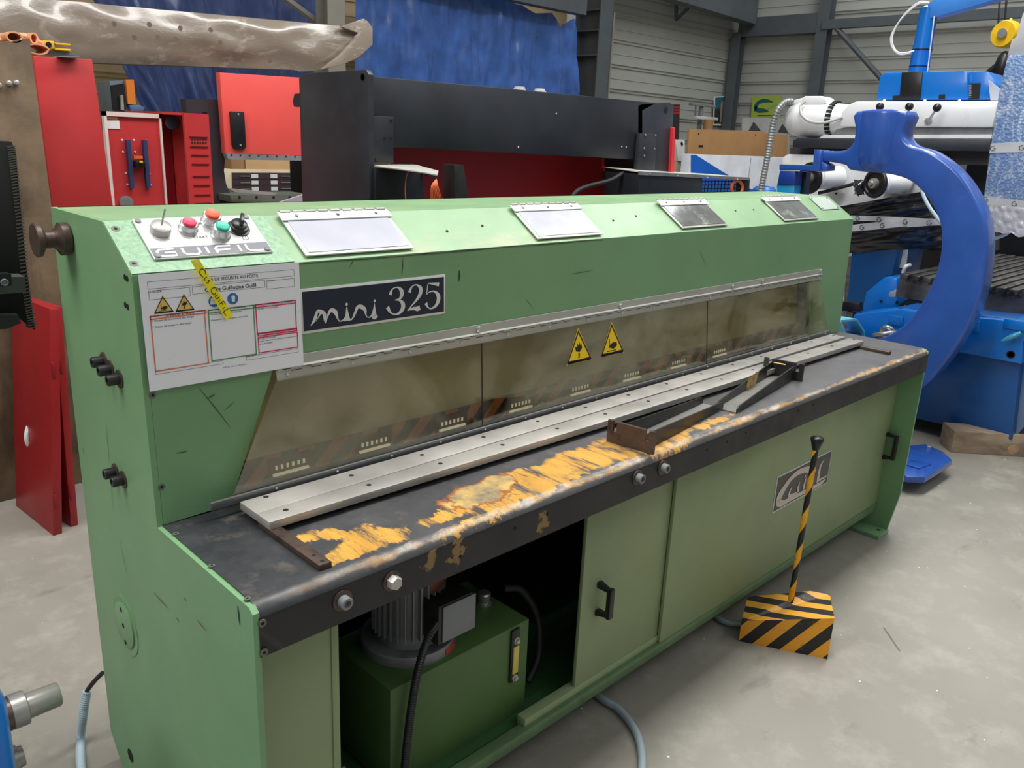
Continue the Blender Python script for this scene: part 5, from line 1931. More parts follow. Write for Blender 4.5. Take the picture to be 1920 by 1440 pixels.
# right cover box with mesh window
rb_ = MB()
LZ = W(1200, 319, y=YBm - .22)
MB().prism([W(1198, 322, y=YBm - .22), W(1406, 334, y=YBm - .22), W(1406, 334, y=YBm - .22) + V((.1, .28, .004)), W(1198, 317, y=YBm - .22) + V((0, .28, 0))], (0, 0, -.004)).build('cover_lid', mat('pale_lid', (186, 184, 176)), bf, smooth=0)
slab('lid_lip', [(1198, 321), (1406, 333), (1406, 338), (1198, 328)], GALV, bf, .006, y=YBm - .226)
slab('cover_box', [(1198, 326), (1317, 333), (1317, 420), (1198, 420)], BX, bf, .27, .002, y=YBm - .22)
slab('cover_post', [(1393, 336), (1406, 337), (1400, 420), (1388, 420)], BX, bf, .05, y=YBm - .2)
for px in (1219, 1271, 1327, 1383):
    py = 322 + (px - 1198) * .06
    MB().lathe(W(px, py + 3, y=YBm - .227), (0, -1, 0), [(0, .004), (.003, .003)], 8).build('screw', STEELW, bf, smooth=0)
ms = MB()
for k in range(13):
    px = 1317 + k * 6.2
    a, b = W(px, 338, y=YBm - .2), W(px - 1, 420, y=YBm - .2)
    ms.box((a.x - .003, a.y, b.z), (a.x + .003, a.y + .003, a.z))
for k in range(9):
    py = 340 + k * 7
    a, b = W(1316, py, y=YBm - .2), W(1396, py + 3.5, y=YBm - .2)
    ms.box((a.x, a.y - .0, a.z - .003), (b.x, a.y + .003, a.z + .003))
o_ = ms.build('mesh_window', BX, bf, smooth=0)
o_['kind'] = 'stuff'
hs_ = smoothpath([W(1172, 322, y=YBm - .1), W(1145, 338, y=YBm - .1), W(1100, 350, y=YBm - .1), W(1078, 362, y=YBm - .12), W(1066, 385, y=YBm - .12)])
MB().tube(hs_, .012, 10).build('black_hose', RUBBER, bf)
# orange cables over the left box
def cable(label, paths, r, m, name='orange_cable', cat='cable'):
    mb = MB()
    for p_ in paths:
        mb.tube(smoothpath(p_, 10), r, 8)
    return tag(mb.build(name, m, smooth=80), label, cat)


OC = mat('orange_cable', (236, 116, 60), .5, var=.04)
YO_ = YBm - .24
cable('orange cable looping over the black cover box and hanging in a bunch', [[W(762, 395, y=YO_), W(760, 350, y=YO_), W(766, 322, y=YO_), W(785, 316, y=YO_ + .02), W(806, 318, y=YO_ + .05), W(820, 327, y=YO_ + .05)],
      *[[W(818, 336, y=YO_ + .02), W(815 + (k - 3) * 2.2, 352, y=YO_), W(821 + (k - 3) * 4, 392, y=YO_)] for k in range(7)]], .0024, OC)
cable('orange cable coil hung inside the mesh window of the right cover box', [[W(1382 + 11 * math.cos(a_) * s_, 352 + 14 * math.sin(a_) * s_, y=YBm - .215) for a_ in [i * .5 for i in range(14)]] for s_ in (.8, .95, 1.08)], .004, OC)

# ---------------------------------------------------------------- things near the far wall
q = slab('poster', [(1339, 181), (1361, 180), (1361, 236), (1338, 235)], WHITE, None, .012, y=YW + .046)
tag(q, 'small poster with a white edge on the back wall left of the corner column', 'poster')
PSx = Sheet(V((0, YW + .0455, 0)), V((1, 0, 0)), V((0, 0, 1)))
for pl, c in ((((1341, 183), (1360, 182), (1360, 204), (1340, 204)), (44, 104, 116)), (((1340, 204), (1359, 204), (1357, 232), (1339, 232)), (50, 46, 42)), (((1351, 192), (1356, 190), (1357, 228), (1349, 230)), (150, 134, 112))):
    mb = MB()
    PSx.poly(mb, [(W(x, y, y=YW + .046).x, W(x, y, y=YW + .046).z) for x, y in pl], .003 if c[0] != 150 else .006)
    put(mb, 'printed_area', mat('poster_%d' % c[0], c, .5, var=.05), q)
gs = slab('green_sign', [(1410, 181), (1464, 180), (1462, 223), (1408, 222)], mat('lime_sign', (168, 186, 70), .5, var=.04), None, .012, x=XW + .046)
tag(gs, 'lime green sign with a dark teal emblem on the right wall beside the corner column', 'sign')
GSx = Sheet(V((XW + .0455, 0, 0)), V((0, -1, 0)), V((0, 0, 1)))
mb = MB()


def gpt(u_, v_):
    p = W(1380 + u_ / 1571 * 240, 160 + v_ / 1440 * 220, x=XW + .046)
    return -p.y, p.z


GSx.ribbon(mb, [(*gpt(a, b), w * .00125) for a, b, w in [(455, 205, 10), (380, 190, 50), (300, 200, 60), (245, 250, 60), (235, 320, 40)]], .004)
GSx.ribbon(mb, [(*gpt(a, b), w * .00125) for a, b, w in [(240, 260, 40), (270, 305, 70), (340, 310, 60), (400, 320, 14)]], .004)
put(mb, 'emblem', mat('teal_ink', (24, 92, 92), .5, var=0), gs)
mb = MB()
GSx.ribbon(mb, [(*gpt(a, b), w * .00125) for a, b, w in [(370, 305, 14), (440, 265, 14), (520, 230, 8)]], .004)
put(mb, 'emblem_stroke', mat('grey_ink', (150, 150, 146), .5, var=0), gs)
mb = MB()
GSx.ribbon(mb, [(*gpt(a, b), w * .00125) for a, b, w in [(262, 372, 16), (500, 372, 16)]], .004, smooth=False)
GSx.ribbon(mb, [(*gpt(a, b), w * .00125) for a, b, w in [(360, 402, 12), (500, 402, 12)]], .004, smooth=False)
put(mb, 'lettering_line', INK, gs)
dp = slab('dark_poster', [(1256, 196), (1275, 196), (1272, 282), (1258, 282)], mat('charcoal_print', (58, 54, 54), .5), None, .012, y=YW + .046)
tag(dp, 'dark poster on the back wall at the right edge of the black frame', 'poster')
mb = MB()
for k in range(3):
    PSx.poly(mb, [(W(x, y, y=YW + .046).x, W(x, y, y=YW + .046).z) for x, y in ((1262, 200 + k * 5), (1274, 200 + k * 5), (1274, 203 + k * 5), (1262, 203 + k * 5))], .003)
put(mb, 'red_lines', RED, dp)
wc = slab('white_control_panel', [(1266, 262), (1284, 262), (1284, 302), (1272, 302)], WHITE, None, .08, y=5.6)
tag(wc, 'small white panel with a black diamond mark right of the black frame', 'panel')
slab('diamond_mark', [(1278, 265), (1281, 270), (1279, 275), (1276, 269)], INK, wc, -.003, y=5.598)
a = W(1275, 302, y=5.6)
MB().box((a.x - .03, 5.62, 0), (a.x + .03, 5.68, a.z + .02)).build('stand', mat('cream_post', (196, 186, 150), .6), wc, smooth=0)
# metal stand
sd_ = thing('tool_stand', 'grey tubular stand with a cross bar in front of the back wall', 'stand', (W(1318, 240, y=7.4).x, 7.4, 0))
a, b = W(1318, 196, y=7.4), W(1314, 240, y=7.4)
MB().box((a.x - .03, 7.4, 0), (a.x + .03, 7.46, a.z), .004).build('post', GALV, sd_)
a, b = W(1295, 195, y=7.38), W(1340, 201, y=7.38)
MB().box((a.x, 7.36, a.z - .02), (b.x, 7.42, a.z + .02), .004).build('cross_bar', GALV, sd_)
a = W(1305, 208, y=7.38)
MB().box((a.x - .015, 7.37, a.z - .1), (a.x + .015, 7.4, a.z + .1)).build('hook', GALV, sd_, smooth=0)
a, b = W(1306, 221, y=7.3), W(1345, 224, y=7.3)
MB().box((a.x, 7.28, b.z - .02), (b.x, 7.36, b.z + .03), .004).build('shelf_bar', mat('pale_bar', (200, 200, 198), .4), sd_)
q = MB().lathe(W(1327, 243, y=7.2) - V((0, 0, 0)), (0, 0, 1), [(0, .085), (.16, .085), (.17, .075)], 20).build('brown_tub', CARD)
a = W(1327, 243, y=7.2)
MB().box((a.x - .12, 7.12, 0), (a.x + .12, 7.3, a.z)).build('plinth', GALV, q, smooth=0)
tag(q, 'brown round tub above the top edge of the brown board', 'tub')
# perforated sheets
ps = slab('perforated_sheet', [(1392, 220), (1480, 222), (1480, 300), (1392, 700)], mat('grey_white_sheet', (178, 178, 176), .4, .2), None, .02, y=6.4)
tag(ps, 'grey white metal sheet with triangular openings behind the brown boards', 'sheet')
for tri in (((1403, 246), (1413, 228), (1427, 246)), ((1458, 248), (1467, 232), (1480, 250))):
    slab('triangle_opening', list(tri), mat('opening_dark', (60, 58, 58), .6), ps, -.003, y=6.399)
# brown boards
for pl_, y_, lab in ((((1293, 242), (1431, 246), (1437, 251), (1437, 330), (1294, 330)), 5.2, 'large brown board with small holes, left one of two'), (((1438, 250), (1478, 254), (1484, 330), (1438, 330)), 5.35, 'smaller brown board to the right, behind the ribbed pipe')):
    a = [W(px, py, y=y_) for px, py in pl_]
    zb_ = .0
    P_ = a[:3] + [V((a[3].x, y_, 0)), V((a[4].x, y_, 0))] if len(a) == 5 else a[:2] + [V((a[2].x, y_, 0)), V((a[3].x, y_, 0))]
    o = MB().prism(P_, (0, .03, 0), .003).build('brown_board', CARD)
    tag(o, lab, 'board')
    if y_ == 5.2:
        for px, py in ((1310, 251), (1417, 253)):
            MB().lathe(W(px, py, y=y_ - .001), (0, -1, 0), [(0, .014), (.001, .014)], 10).build('board_hole', BLACKC, o, smooth=0)
        slab('slot', [(1310, 272), (1318, 272), (1318, 276), (1310, 276)], BLACKC, o, -.003, y=y_ - .001)
# blue and white cabinet
bw = thing('blue_white_cabinet', 'white machine cabinet with a blue corner in front of the brown boards', 'cabinet', (5.2, 4.4, 0))
YBW = 4.5
a, b = W(1295, 289, y=YBW), W(1500, 296, y=YBW)
MB().box((a.x, YBW, 0), (b.x, YBW + .12, a.z), .004).build('carcass', mat('cool_white', (214, 218, 226), .4), bw)
BWS = Sheet(V((0, YBW - .001, 0)), V((1, 0, 0)), V((0, 0, 1)))
mb = MB()
P_ = [W(px, py, y=YBW) for px, py in ((1295, 290), (1304, 290), (1358, 324), (1420, 362), (1295, 362))]
BWS.poly(mb, [(p.x, p.z) for p in P_], .002)
put(mb, 'blue_corner', mat('strong_blue', (0, 92, 190), .4), bw)
a = W(1408, 296, y=YBW)
MB().box((a.x - .004, YBW - .003, .6), (a.x + .004, YBW, a.z)).build('door_gap', GALV, bw, smooth=0)
# blue round lid and white boxes just behind the shear
q = MB().lathe(W(1434, 350, y=3.2) - V((0, 0, .25)), (0, 0, 1), [(0, .12), (.22, .12), (.25, .09), (.26, .02)], 24).build('blue_drum', BLUEM)
tag(q, 'small blue drum partly hidden behind the shear at the ribbed pipe', 'drum')
MB().box((q.location.x - .1, q.location.y - .1, 0), (q.location.x + .1, q.location.y + .1, q.location.z)).build('stand', BLACKC, q, smooth=0)

# ---------------------------------------------------------------- blue swan neck frame
cf = thing('swan_neck_frame', 'thick royal blue C shaped swan neck standing behind the right end of the shear', 'machine frame', (4.25, 1.2, 0))
XC = 4.15
outer = [(1540, 282), (1575, 283), (1592, 276), (1600, 262), (1603, 240), (1606, 209), (1700, 208), (1694, 245), (1697, 262), (1712, 274), (1745, 284), (1785, 312), (1815, 347), (1838, 390), (1849, 430), (1850, 480), (1842, 540), (1822, 600), (1790, 655), (1760, 695), (1735, 722), (1690, 750), (1600, 760), (1600, 660), (1655, 634)]
inner = [(1692, 612), (1718, 582), (1742, 542), (1758, 500), (1765, 455), (1762, 420), (1748, 385), (1725, 355), (1700, 336), (1665, 326), (1620, 322), (1592, 318), (1585, 310), (1560, 304), (1540, 303)]
# thickness differs: the throat is a deep casting
c_m = MB()
bmh = bmesh.new()
P_ = smoothpath(pts(outer + inner, x=XC), 3)
TH = .15
va = [bmh.verts.new(p) for p in P_]
vb = [bmh.verts.new(p + V((TH, 0, 0))) for p in P_]
fa = bmh.faces.new(va)
fb = bmh.faces.new(vb[::-1])
for i in range(len(va)):
    j = (i + 1) % len(va)
    bmh.faces.new((va[i], vb[i], vb[j], va[j]))
bmesh.ops.recalc_face_normals(bmh, faces=bmh.faces[:])
ed = [e_ for e_ in bmh.edges if (len(e_.link_faces) == 2 and any(len(f_.verts) > 4 for f_ in e_.link_faces))]
bmesh.ops.bevel(bmh, geom=ed, offset=.022, segments=4, affect='EDGES', profile=.5, clamp_overlap=True)
c_m.bm(bmh)
a, b = W(1606, 209, x=XC), W(1700, 208, x=XC)
rc_y = (a.y - b.y) / 2
cy_ = (a.y + b.y) / 2
zc_ = W(1650, 262, x=XC).z
zb_c = W(1640, 321, x=XC).z
cc_m = MB().lathe((0, cy_, zb_c), (0, 0, 1), [(0, .02), (.002, rc_y * .70), (.018, rc_y * .84), (.05, rc_y * .93), (.12, rc_y * .96), (a.z - zb_c - .01, rc_y * 1.03), (a.z - zb_c, rc_y * 1.01), (a.z - zb_c, .02)], 48)
c_m.add([V((XC + TH / 2 + v.x * .80, v.y, v.z)) for v in cc_m.v], cc_m.f)
c_m.build('neck_casting', BLUEC, cf, smooth=50)
a = W(1690, 700, x=XC)
MB().box((XC - .02, a.y + .35, 0), (XC + .3, a.y + .9, W(1660, 650, x=XC).z), .01).build('base', BLUEC, cf)
slab('end_bracket', [(1530, 280), (1541, 282), (1541, 304), (1546, 306), (1552, 310), (1552, 320), (1530, 322)], BLUEC, cf, .10, .003, x=XC - .01)
slab('tool_arm', [(1461, 308), (1524, 310), (1526, 280), (1540, 281), (1537, 321), (1461, 319)], BLUEC, cf, .10, .003, x=XC - .03)
slab('tool_box', [(1462, 320), (1491, 321), (1490, 347), (1457, 346)], mat('deep_blue', (26, 62, 150), .35), cf, .09, .003, x=XC - .03)
slab('tool_tip', [(1456, 346), (1490, 347), (1485, 400), (1459, 400)], BLUEL, cf, .08, .003, x=XC - .02)
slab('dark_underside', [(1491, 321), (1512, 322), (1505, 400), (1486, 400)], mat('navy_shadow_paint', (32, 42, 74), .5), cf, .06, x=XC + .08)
# its blue foot plate
fz_ = .10
fpz = pts([(1690, 836), (1735, 832), (1768, 846), (1786, 862), (1757, 881), (1735, 894), (1700, 893), (1680, 880), (1676, 850)], z=fz_)
fm_ = MB().prism(fpz, (0, 0, -.035), .006).build('blue_foot_plate', BLUEC)
tag(fm_, 'blue steel foot plate on the floor at the right end of the shear', 'foot plate')
MB().lathe(W(1742, 838, z=fz_), (0, 0, 1), [(0, .010), (.004, .010), (.005, .006)], 6).build('bolt', STEEL, fm_)
MB().prism([p + (q - p) * .35 for p, q in zip(pts([(1676, 880), (1720, 893), (1755, 880), (1700, 868)], z=fz_), [V((3.9, .2, fz_))] * 4)], (0, 0, .008), .003).build('raised_pad', BLUEC, fm_)
ft = MB()
c_ = V(((fpz[0].x + fpz[4].x) / 2 - .06, (fpz[0].y + fpz[6].y) / 2 + .02, 0))
ft.box((c_.x - .10, c_.y - .01, 0), (c_.x + .02, c_.y + .10, .066))
ft.build('wooden_block', mat('brown_block', (120, 88, 62), .7, var=.15), fm_, smooth=0)

# ---------------------------------------------------------------- milling machine
ml = thing('milling_machine', 'big white and blue milling machine with slotted table, right background', 'machine', (5.2, .6, 0))
XT = 4.85
BM = BLUEM
# table
ta, tb_, tc2 = W(1688, 513, x=XT), W(1920, 546, x=XT), W(1682, 557, x=XT)
ztt, ztb = ta.z, tc2.z
yt0, yt1 = ta.y, -1.25
CAST = mat('worked_cast_iron', (112, 108, 106), .34, .6, var=.3, vs=5, bump=.1, bs=60)
tbl = MB()
nsl = 7
W_T = 1.9
tbl.box((XT, yt1, ztb), (XT + W_T + .1, yt0, ztt - .03))
xs_ = XT
pit = (W_T + .1) / nsl
slots = MB()
# slots run away from the viewer along x, so bars are laid side by side along y
nb = 30
wy = (yt0 - yt1) / nb
tbl_o = tbl.build('table', CAST, ml, smooth=0)
for k in range(nb):
    y1_ = yt0 - k * wy
    MB().box((XT, y1_ - wy + .020, ztt - .03), (XT + W_T + .1, y1_, ztt), .003).build('table_rib', CAST, tbl_o)
for k in range(nb):
    y1_ = yt0 - k * wy
    MB().box((XT, y1_ - wy + .020, ztt - .004), (XT + W_T + .1, y1_ - wy + .027, ztt + .001)).build('slot_edge', STEELW, tbl_o, smooth=0)
    MB().box((XT - .002, y1_ - wy - .004, ztt - .045), (XT + .02, y1_ - wy + .030, ztt - .03)).build('slot_foot', DSTEEL, tbl_o, smooth=0)
for px, py in ((1715, 528), (1897, 551)):
    MB().lathe(W(px, py, x=XT), (-1, 0, 0), [(0, .014), (.001, .014)], 12).build('bolt_hole', BLACKC, tbl_o, smooth=0)
slab('black_saddle_plate', [(1686, 571), (1715, 552), (1750, 548), (1790, 550), (1790, 600), (1728, 592), (1686, 584)], BLACKS, ml, .1, x=XT + .02)
for px, py in ((1719, 557), (1742, 556), (1698, 574), (1721, 582)):
    MB().lathe(W(px, py, x=XT + .019), (-1, 0, 0), [(0, .008), (.004, .007)], 10).build('screw', STEEL, ml, smooth=0)
# base
XBm = 4.56
slab('base_body', [(1600, 640), (1690, 575), (1905, 598), (1914, 684), (1897, 826), (1715, 785), (1600, 760)], mat('shaded_base_blue', (0, 78, 146), .35, var=.05, vs=2, coat=.25), ml, 1.0, .01, x=XBm + .06)  # darker copy of the machine blue, shade of the lower face included
slab('base_rim', [(1600, 590), (1690, 580), (1780, 592), (1960, 606), (1960, 640), (1918, 640), (1916, 683), (1800, 661), (1700, 650), (1600, 645)], BM, ml, .3, .006, x=XBm)
slab('base_side', [(1908, 640), (1990, 640), (1990, 800), (1920, 800), (1899, 826)], mat('greyed_blue', (96, 116, 146), .4), ml, .05, x=XBm + .12)
for qd in (((1668, 590), (1695, 594), (1693, 613), (1665, 608)), ((1822, 601), (1838, 602), (1836, 622), (1820, 620)), ((1884, 597), (1925, 602), (1925, 622), (1880, 614))):
    slab('raised_pad', list(qd), BM, ml, -.012, .003, x=XBm)
MB().lathe(W(1895, 665, x=XBm), (-1, 0, 0), [(0, .022), (.002, .022), (.0, .016)], 18).build('base_hole', BLACKC, ml, smooth=0)
a, b = W(1878, 640, x=XBm - .05), W(1915, 624, x=XBm - .03)
MB().tube([a, a.lerp(b, .3), a.lerp(b, .7), b], .014, 12, radii=[.006, .014, .016, .012]).build('crank_handle', mat('blue_grey', (70, 150, 180), .3, .3), ml)
MB().cyl(a.lerp(b, .55), a.lerp(b, .55) + V((.06, 0, -.01)), .012).build('crank_shaft', STEEL, ml)
slab('column_block', [(1600, 440), (1690, 440), (1672, 520), (1660, 600), (1585, 600)], mat('column_blue', (0, 78, 140), .4), ml, .5, .006, x=XT + .45)
slab('knee_block', [(1624, 548), (1658, 520), (1682, 522), (1682, 560), (1690, 600), (1612, 600)], BM, ml, .25, .006, x=XT + .12)
slab('stop_pin_block', [(1667, 548), (1680, 543), (1679, 557), (1666, 557)], STEEL, ml, .05, .002, x=XT - .01)
for px, py in ((1652, 565), (1682, 567)):
    MB().lathe(W(px, py, x=XT + .118), (-1, 0, 0), [(0, .010), (.001, .010)], 12).build('bolt_hole', BLACKC, ml, smooth=0)
slab('black_column', [(1680, 400), (1960, 380), (1960, 480), (1770, 490), (1765, 500), (1700, 515), (1675, 515)], BLACKS, ml, .3, x=XT + 2.1)
slab('white_gusset', [(1657, 463), (1702, 456), (1697, 503), (1683, 501)], WHITE, ml, .02, x=XT + .55)
MB().tube(smoothpath([W(1693, 512, x=XT + .2), W(1698, 500, x=XT + .2), W(1706, 497, x=XT + .25)]), .012, 10).build('pale_pipe', mat('pale_pipe', (210, 212, 214), .3), ml)
# white head
XH = 5.3
WG = mat('white_gloss', (236, 238, 240), .3, var=.015, coat=.3)
slab('head_cover', [(1578, 210), (1590, 196), (1604, 190), (1872, 189), (1861, 239), (1575, 238)], WG, ml, .5, .012, x=XH)
slab('grey_way', [(1574, 239), (1861, 240), (1860, 252), (1560, 252)], GALV, ml, .4, x=XH + .03)
slab('white_way', [(1545, 253), (1860, 252), (1858, 260), (1535, 259)], WG, ml, .4, x=XH + .01)
slab('black_bellows', [(1496, 259), (1858, 261), (1855, 284), (1486, 277), (1487, 263)], mat('bellow_black', (40, 46, 54), .45), ml, .4, .003, x=XH)
slab('dark_gap', [(1482, 278), (1855, 284), (1850, 310), (1480, 300)], mat('shade_grey', (70, 68, 70), .5), ml, .2, x=XH + .15)
slab('dark_rear', [(1730, 300), (1870, 300), (1865, 470), (1740, 470)], mat('dark_rear_paint', (44, 44, 50), .5), ml, .1, x=XH + .5)
slab('gear_housing', [(1466, 296), (1476, 289), (1772, 294), (1764, 340), (1728, 361), (1578, 388), (1530, 374), (1470, 372)], WG, ml, .5, .008, x=XH + .05)
slab('housing_skirt', [(1470, 372), (1530, 372), (1580, 388), (1575, 420), (1470, 420)], WG, ml, .4, .008, x=XH + .02)
# motor
a, b = W(1474, 224, x=XH + .1), W(1568, 220, x=XH + .1)
rr = (W(1520, 190, x=XH + .1).z - W(1520, 258, x=XH + .1).z) / 2
cz_ = (W(1520, 190, x=XH + .1).z + W(1520, 258, x=XH + .1).z) / 2
L_ = a.y - b.y
MB().lathe((XH + .12, b.y, cz_), (0, 1, 0), [(0, rr * .92), (.02, rr), (L_ * .72, rr), (L_ * .74, rr * .97), (L_ * .9, rr * .8), (L_ * .98, rr * .5), (L_, rr * .2)], 40).build('drive_motor', WG, ml, smooth=60)
vm = MB()
for k in range(18):
    a_ = R(70 + k * 14)
    c0 = V((XH + .12 + math.cos(a_) * rr * 1.0, b.y - .0, cz_ + math.sin(a_) * rr * 1.0))
    d_ = V((math.cos(a_), 0, math.sin(a_)))
    w_ = V((-d_.z, 0, d_.x)) * .010
    vm.prism([c0 - w_ - d_ * .05, c0 + w_ - d_ * .05, c0 + w_ + d_ * .004, c0 - w_ + d_ * .004], (0, .035, 0))
vm.build('vent_slots', BLACKC, ml, smooth=0)
MB().lathe((XH + .12, b.y - .16, cz_), (0, 1, 0), [(0, rr * .8), (.16, rr * .9)], 32).build('motor_flange', WG, ml)
slab('motor_box', [(1504, 184), (1509, 180), (1540, 180), (1548, 184), (1549, 192), (1540, 197), (1504, 197)], WG, ml, .14, .006, x=XH + .04)
slab('motor_box_neck', [(1487, 188), (1505, 183), (1540, 190), (1540, 200), (1488, 200)], WG, ml, .12, .006, x=XH + .06)
hose([W(1486, 190, x=XH + .0), W(1472, 192, x=XH - .05), W(1458, 207, x=XH - .1), W(1449, 235, x=XH - .1), W(1443, 270, x=XH - .1), W(1436, 310, x=XH - .1), W(1425, 365, x=XH - .1), W(1418, 400, x=XH - .1)], .022, pitch=.02, amp=.09).build('ribbed_pipe', mat('pipe_grey', (142, 146, 146), .4, .4), ml)
MB().tube(smoothpath([W(1509, 190, x=XH), W(1501, 200, x=XH - .02), W(1504, 216, x=XH - .05), W(1520, 228, x=XH - .05), W(1545, 230, x=XH - .05), W(1580, 220, x=XH)]), .010, 10).build('motor_cable', mat('cable_grey', (180, 180, 176), .4), ml)


def wheel(px, py, rpx, lab):
    c = W(px, py, x=XH - .28)
    r_ = c.z - W(px, py + rpx, x=XH - .28).z
    ax_ = V((-.94, .34, -.03)).normalized()
    w = MB()
    w.torus(c, ax_, r_ * .86, r_ * .15, 40, 12)
    w.lathe(c - ax_ * .012, ax_, [(0, r_ * .84), (.012, r_ * .84), (.014, r_ * .4)], 30)
    o = w.build('handwheel', BLACKS, ml)
    MB().lathe(c - ax_ * .0, ax_, [(0, r_ * .36), (.03, r_ * .34), (.034, r_ * .2), (.05, r_ * .16)], 20).build('wheel_hub', mat('hub_steel', (150, 148, 142), .35, .4), o)
    MB().lathe(c - ax_ * .012, -ax_, [(0, r_ * .62), (.05, r_ * .62), (.05, r_ * .72), (.20, r_ * .72), (.24, r_ * .78)], 30).build('wheel_bearing', WG, o)


wheel(1519, 334, 30, '')
wheel(1641, 344, 28, '')
slab('bearing_plate', [(1560, 318), (1582, 320), (1580, 362), (1556, 358)], WG, ml, .03, .003, x=XH + .0)
slab('bearing_plate', [(1660, 320), (1716, 330), (1700, 362), (1655, 356)], WG, ml, .03, .003, x=XH + .0)
for px, py in ((1569, 320), (1564, 350), (1694, 352), (1568, 363)):
    MB().lathe(W(px, py, x=XH - .001), (-1, 0, 0), [(0, .008), (.002, .008)], 10).build('bolt_hole', BLACKC, ml, smooth=0)
MB().tube(smoothpath([W(1535, 362, x=XH - .1), W(1560, 356, x=XH - .12), W(1600, 345, x=XH - .14), W(1615, 340, x=XH - .2)]), .012, 8).build('black_lead', RUBBER, ml)
lm = MB()


def lump(u, v):
    p = W(1602 + 18 * u, 338 + 28 * v, x=XH - .25)
    p += V((0, .02 * mnoise.noise(V((u * 4, v * 4, 0))), .02 * mnoise.noise(V((u * 4, v * 4, 5)))))
    p.x -= .03 * math.sin(math.pi * u) * math.sin(math.pi * v)
    return p


lm.grid(lump, 10, 10)
lm.build('wrapped_plug', mat('black_film', (22, 23, 26), .18, var=.2, vs=20, coat=.8, bump=.6, bs=30), ml, smooth=80)
for bx_, by_, ex, ey in ((1650, 200, 1648, 214), (1705, 200, 1700, 225), (1757, 202, 1741, 226)):
    p, q = W(bx_, by_, x=XH - .10), W(ex, ey, x=XH)
    MB().sphere(p, .026).build('lever_knob', BLACKS, ml)
    MB().cyl(p, q, .007, 10, r2=.010).build('lever_rod', STEELW, ml)
    MB().lathe(W(ex, ey + 1, x=XH), (-1, 0, 0), [(0, .024), (.012, .022), (.014, .012)], 16).build('lever_base', STEELW, ml)
for px in (1658, 1734, 1799):
    MB().sphere(W(px, 189, x=XH + .05), .010).build('eye_screw', WG, ml)
# top housing, column and arm
XU = 5.42
slab('top_housing', [(1643, 187), (1650, 143), (1659, 136), (1807, 132), (1815, 136), (1815, 187)], BLUEM, ml, .45, .006, x=XU)
slab('top_housing', [(1808, 134), (1852, 134), (1875, 160), (1868, 187), (1808, 187)], BLUEM, ml, .35, .004, x=XU + .03)
slab('bevel_cover', [(1853, 150), (1878, 170), (1878, 188), (1857, 188)], mat('pale_bevel', (186, 192, 206), .4), ml, .05, x=XU + .0)
slab('black_cover', [(1692, 136), (1731, 134.5), (1726, 187), (1687, 187)], BLACKS, ml, -.012, .003, x=XU)
slab('dark_notch', [(1674, 180), (1688, 179), (1687, 187), (1674, 187)], BLACKC, ml, -.004, x=XU)
slab('dark_notch', [(1761, 178), (1772, 177), (1772, 186), (1760, 186)], BLACKC, ml, -.004, x=XU)
nt = slab('side_opening', [(1811, 157), (1839, 156), (1836, 186), (1809, 186)], BLACKC, ml, -.004, x=XU + .03)
cl = MB()
for k in range(8):
    cl.box(W(1817, 159 + k * 3.2, x=XU + .02), W(1821, 160.6 + k * 3.2, x=XU + .02) + V((.01, 0, 0)))
cl.build('spring_coil', STEELW, nt, smooth=0)
XA = XU + .15
a, b = W(1722, 135, x=XA), W(1740, 15, x=XA)
ccol = MB().lathe((XA, a.y, a.z - .05), (0, 0, 1), [(0, .064), (.22, .062), (.22, .058), (b.z - a.z + .05, .058), (b.z - a.z + .06, .04)], 28).build('column_pipe', BLUEM, ml)
p0_ = W(1740, 20, x=XA)
slab('crane_arm', [(1739, 8), (1762, -10), (1900, -45), (1900, -10), (1755, 32), (1742, 34)], mat('arm_blue', (60, 130, 210), .3, coat=.3), ml, .1, .004, x=XA - .05)
for py in (94, 125):
    q = W(1716 + (125 - py) * .14, py, x=XA)
    MB().torus((XA, a.y, q.z), (0, 0, 1), .063, .004, 24, 6).build('cable_tie', BLACKS, ml)
cm = MB()
for o_ in (0, 2.2):
    cm.tube(smoothpath([W(1742, 5, x=XA - .08), W(1725, 4 + o_, x=XA - .1), W(1705, 18 + o_, x=XA - .1), W(1685, 42, x=XA - .1), W(1671 + o_, 68, x=XA - .1), W(1673 + o_, 88, x=XA - .1), W(1685, 101 - o_, x=XA - .1), W(1700, 101 - o_, x=XA - .1), W(1714, 95, x=XA - .08)]), .006, 8)
cm.build('white_cable', WHITE, ml)
MB().tube([W(1752, 30, x=XA - .05), W(1739, 134, x=XA - .05)], .004, 6).build('white_wire', WHITE, ml)
# black film wrapping with white tape
BFM = film_mat('black_film_wrap', (22, 24, 28), (40, 42, 48))
XF = XH - .12
TL, TR, BR_, BL_ = W(1570, 388, x=XF), W(1770, 352, x=XF), W(1775, 465, x=XF), W(1560, 478, x=XF)


def wrap(u, v):
    p = TL.lerp(TR, u).lerp(BL_.lerp(BR_, u), v)
    p.x += .03 * mnoise.noise(V((u * 3, v * 9, 1))) + .004 * mnoise.noise(V((u * 10, v * 26, 7))) + (v ** 2) * .12
    return p


wf = MB().grid(wrap, 60, 40).build('black_film', BFM, ml, smooth=80)
XTp = XF - .05
wt = MB()
TAPEM = mat('white_tape', (196, 198, 200), .3, var=.08, vs=8, coat=.5, bump=.4, bs=14)
for nm, pl in ((0, ((1595, 404), (1640, 405), (1766, 411), (1764, 422), (1700, 426), (1640, 415), (1595, 414))), (1, ((1595, 422), (1648, 416), (1700, 414), (1700, 424), (1645, 430), (1595, 434)))):
    slab('white_tape', list(pl), TAPEM, wf, .003, x=XTp - nm * .004)
TS = Sheet(V((XTp - .005, 0, 0)), V((0, -1, 0)), V((0, 0, 1)))


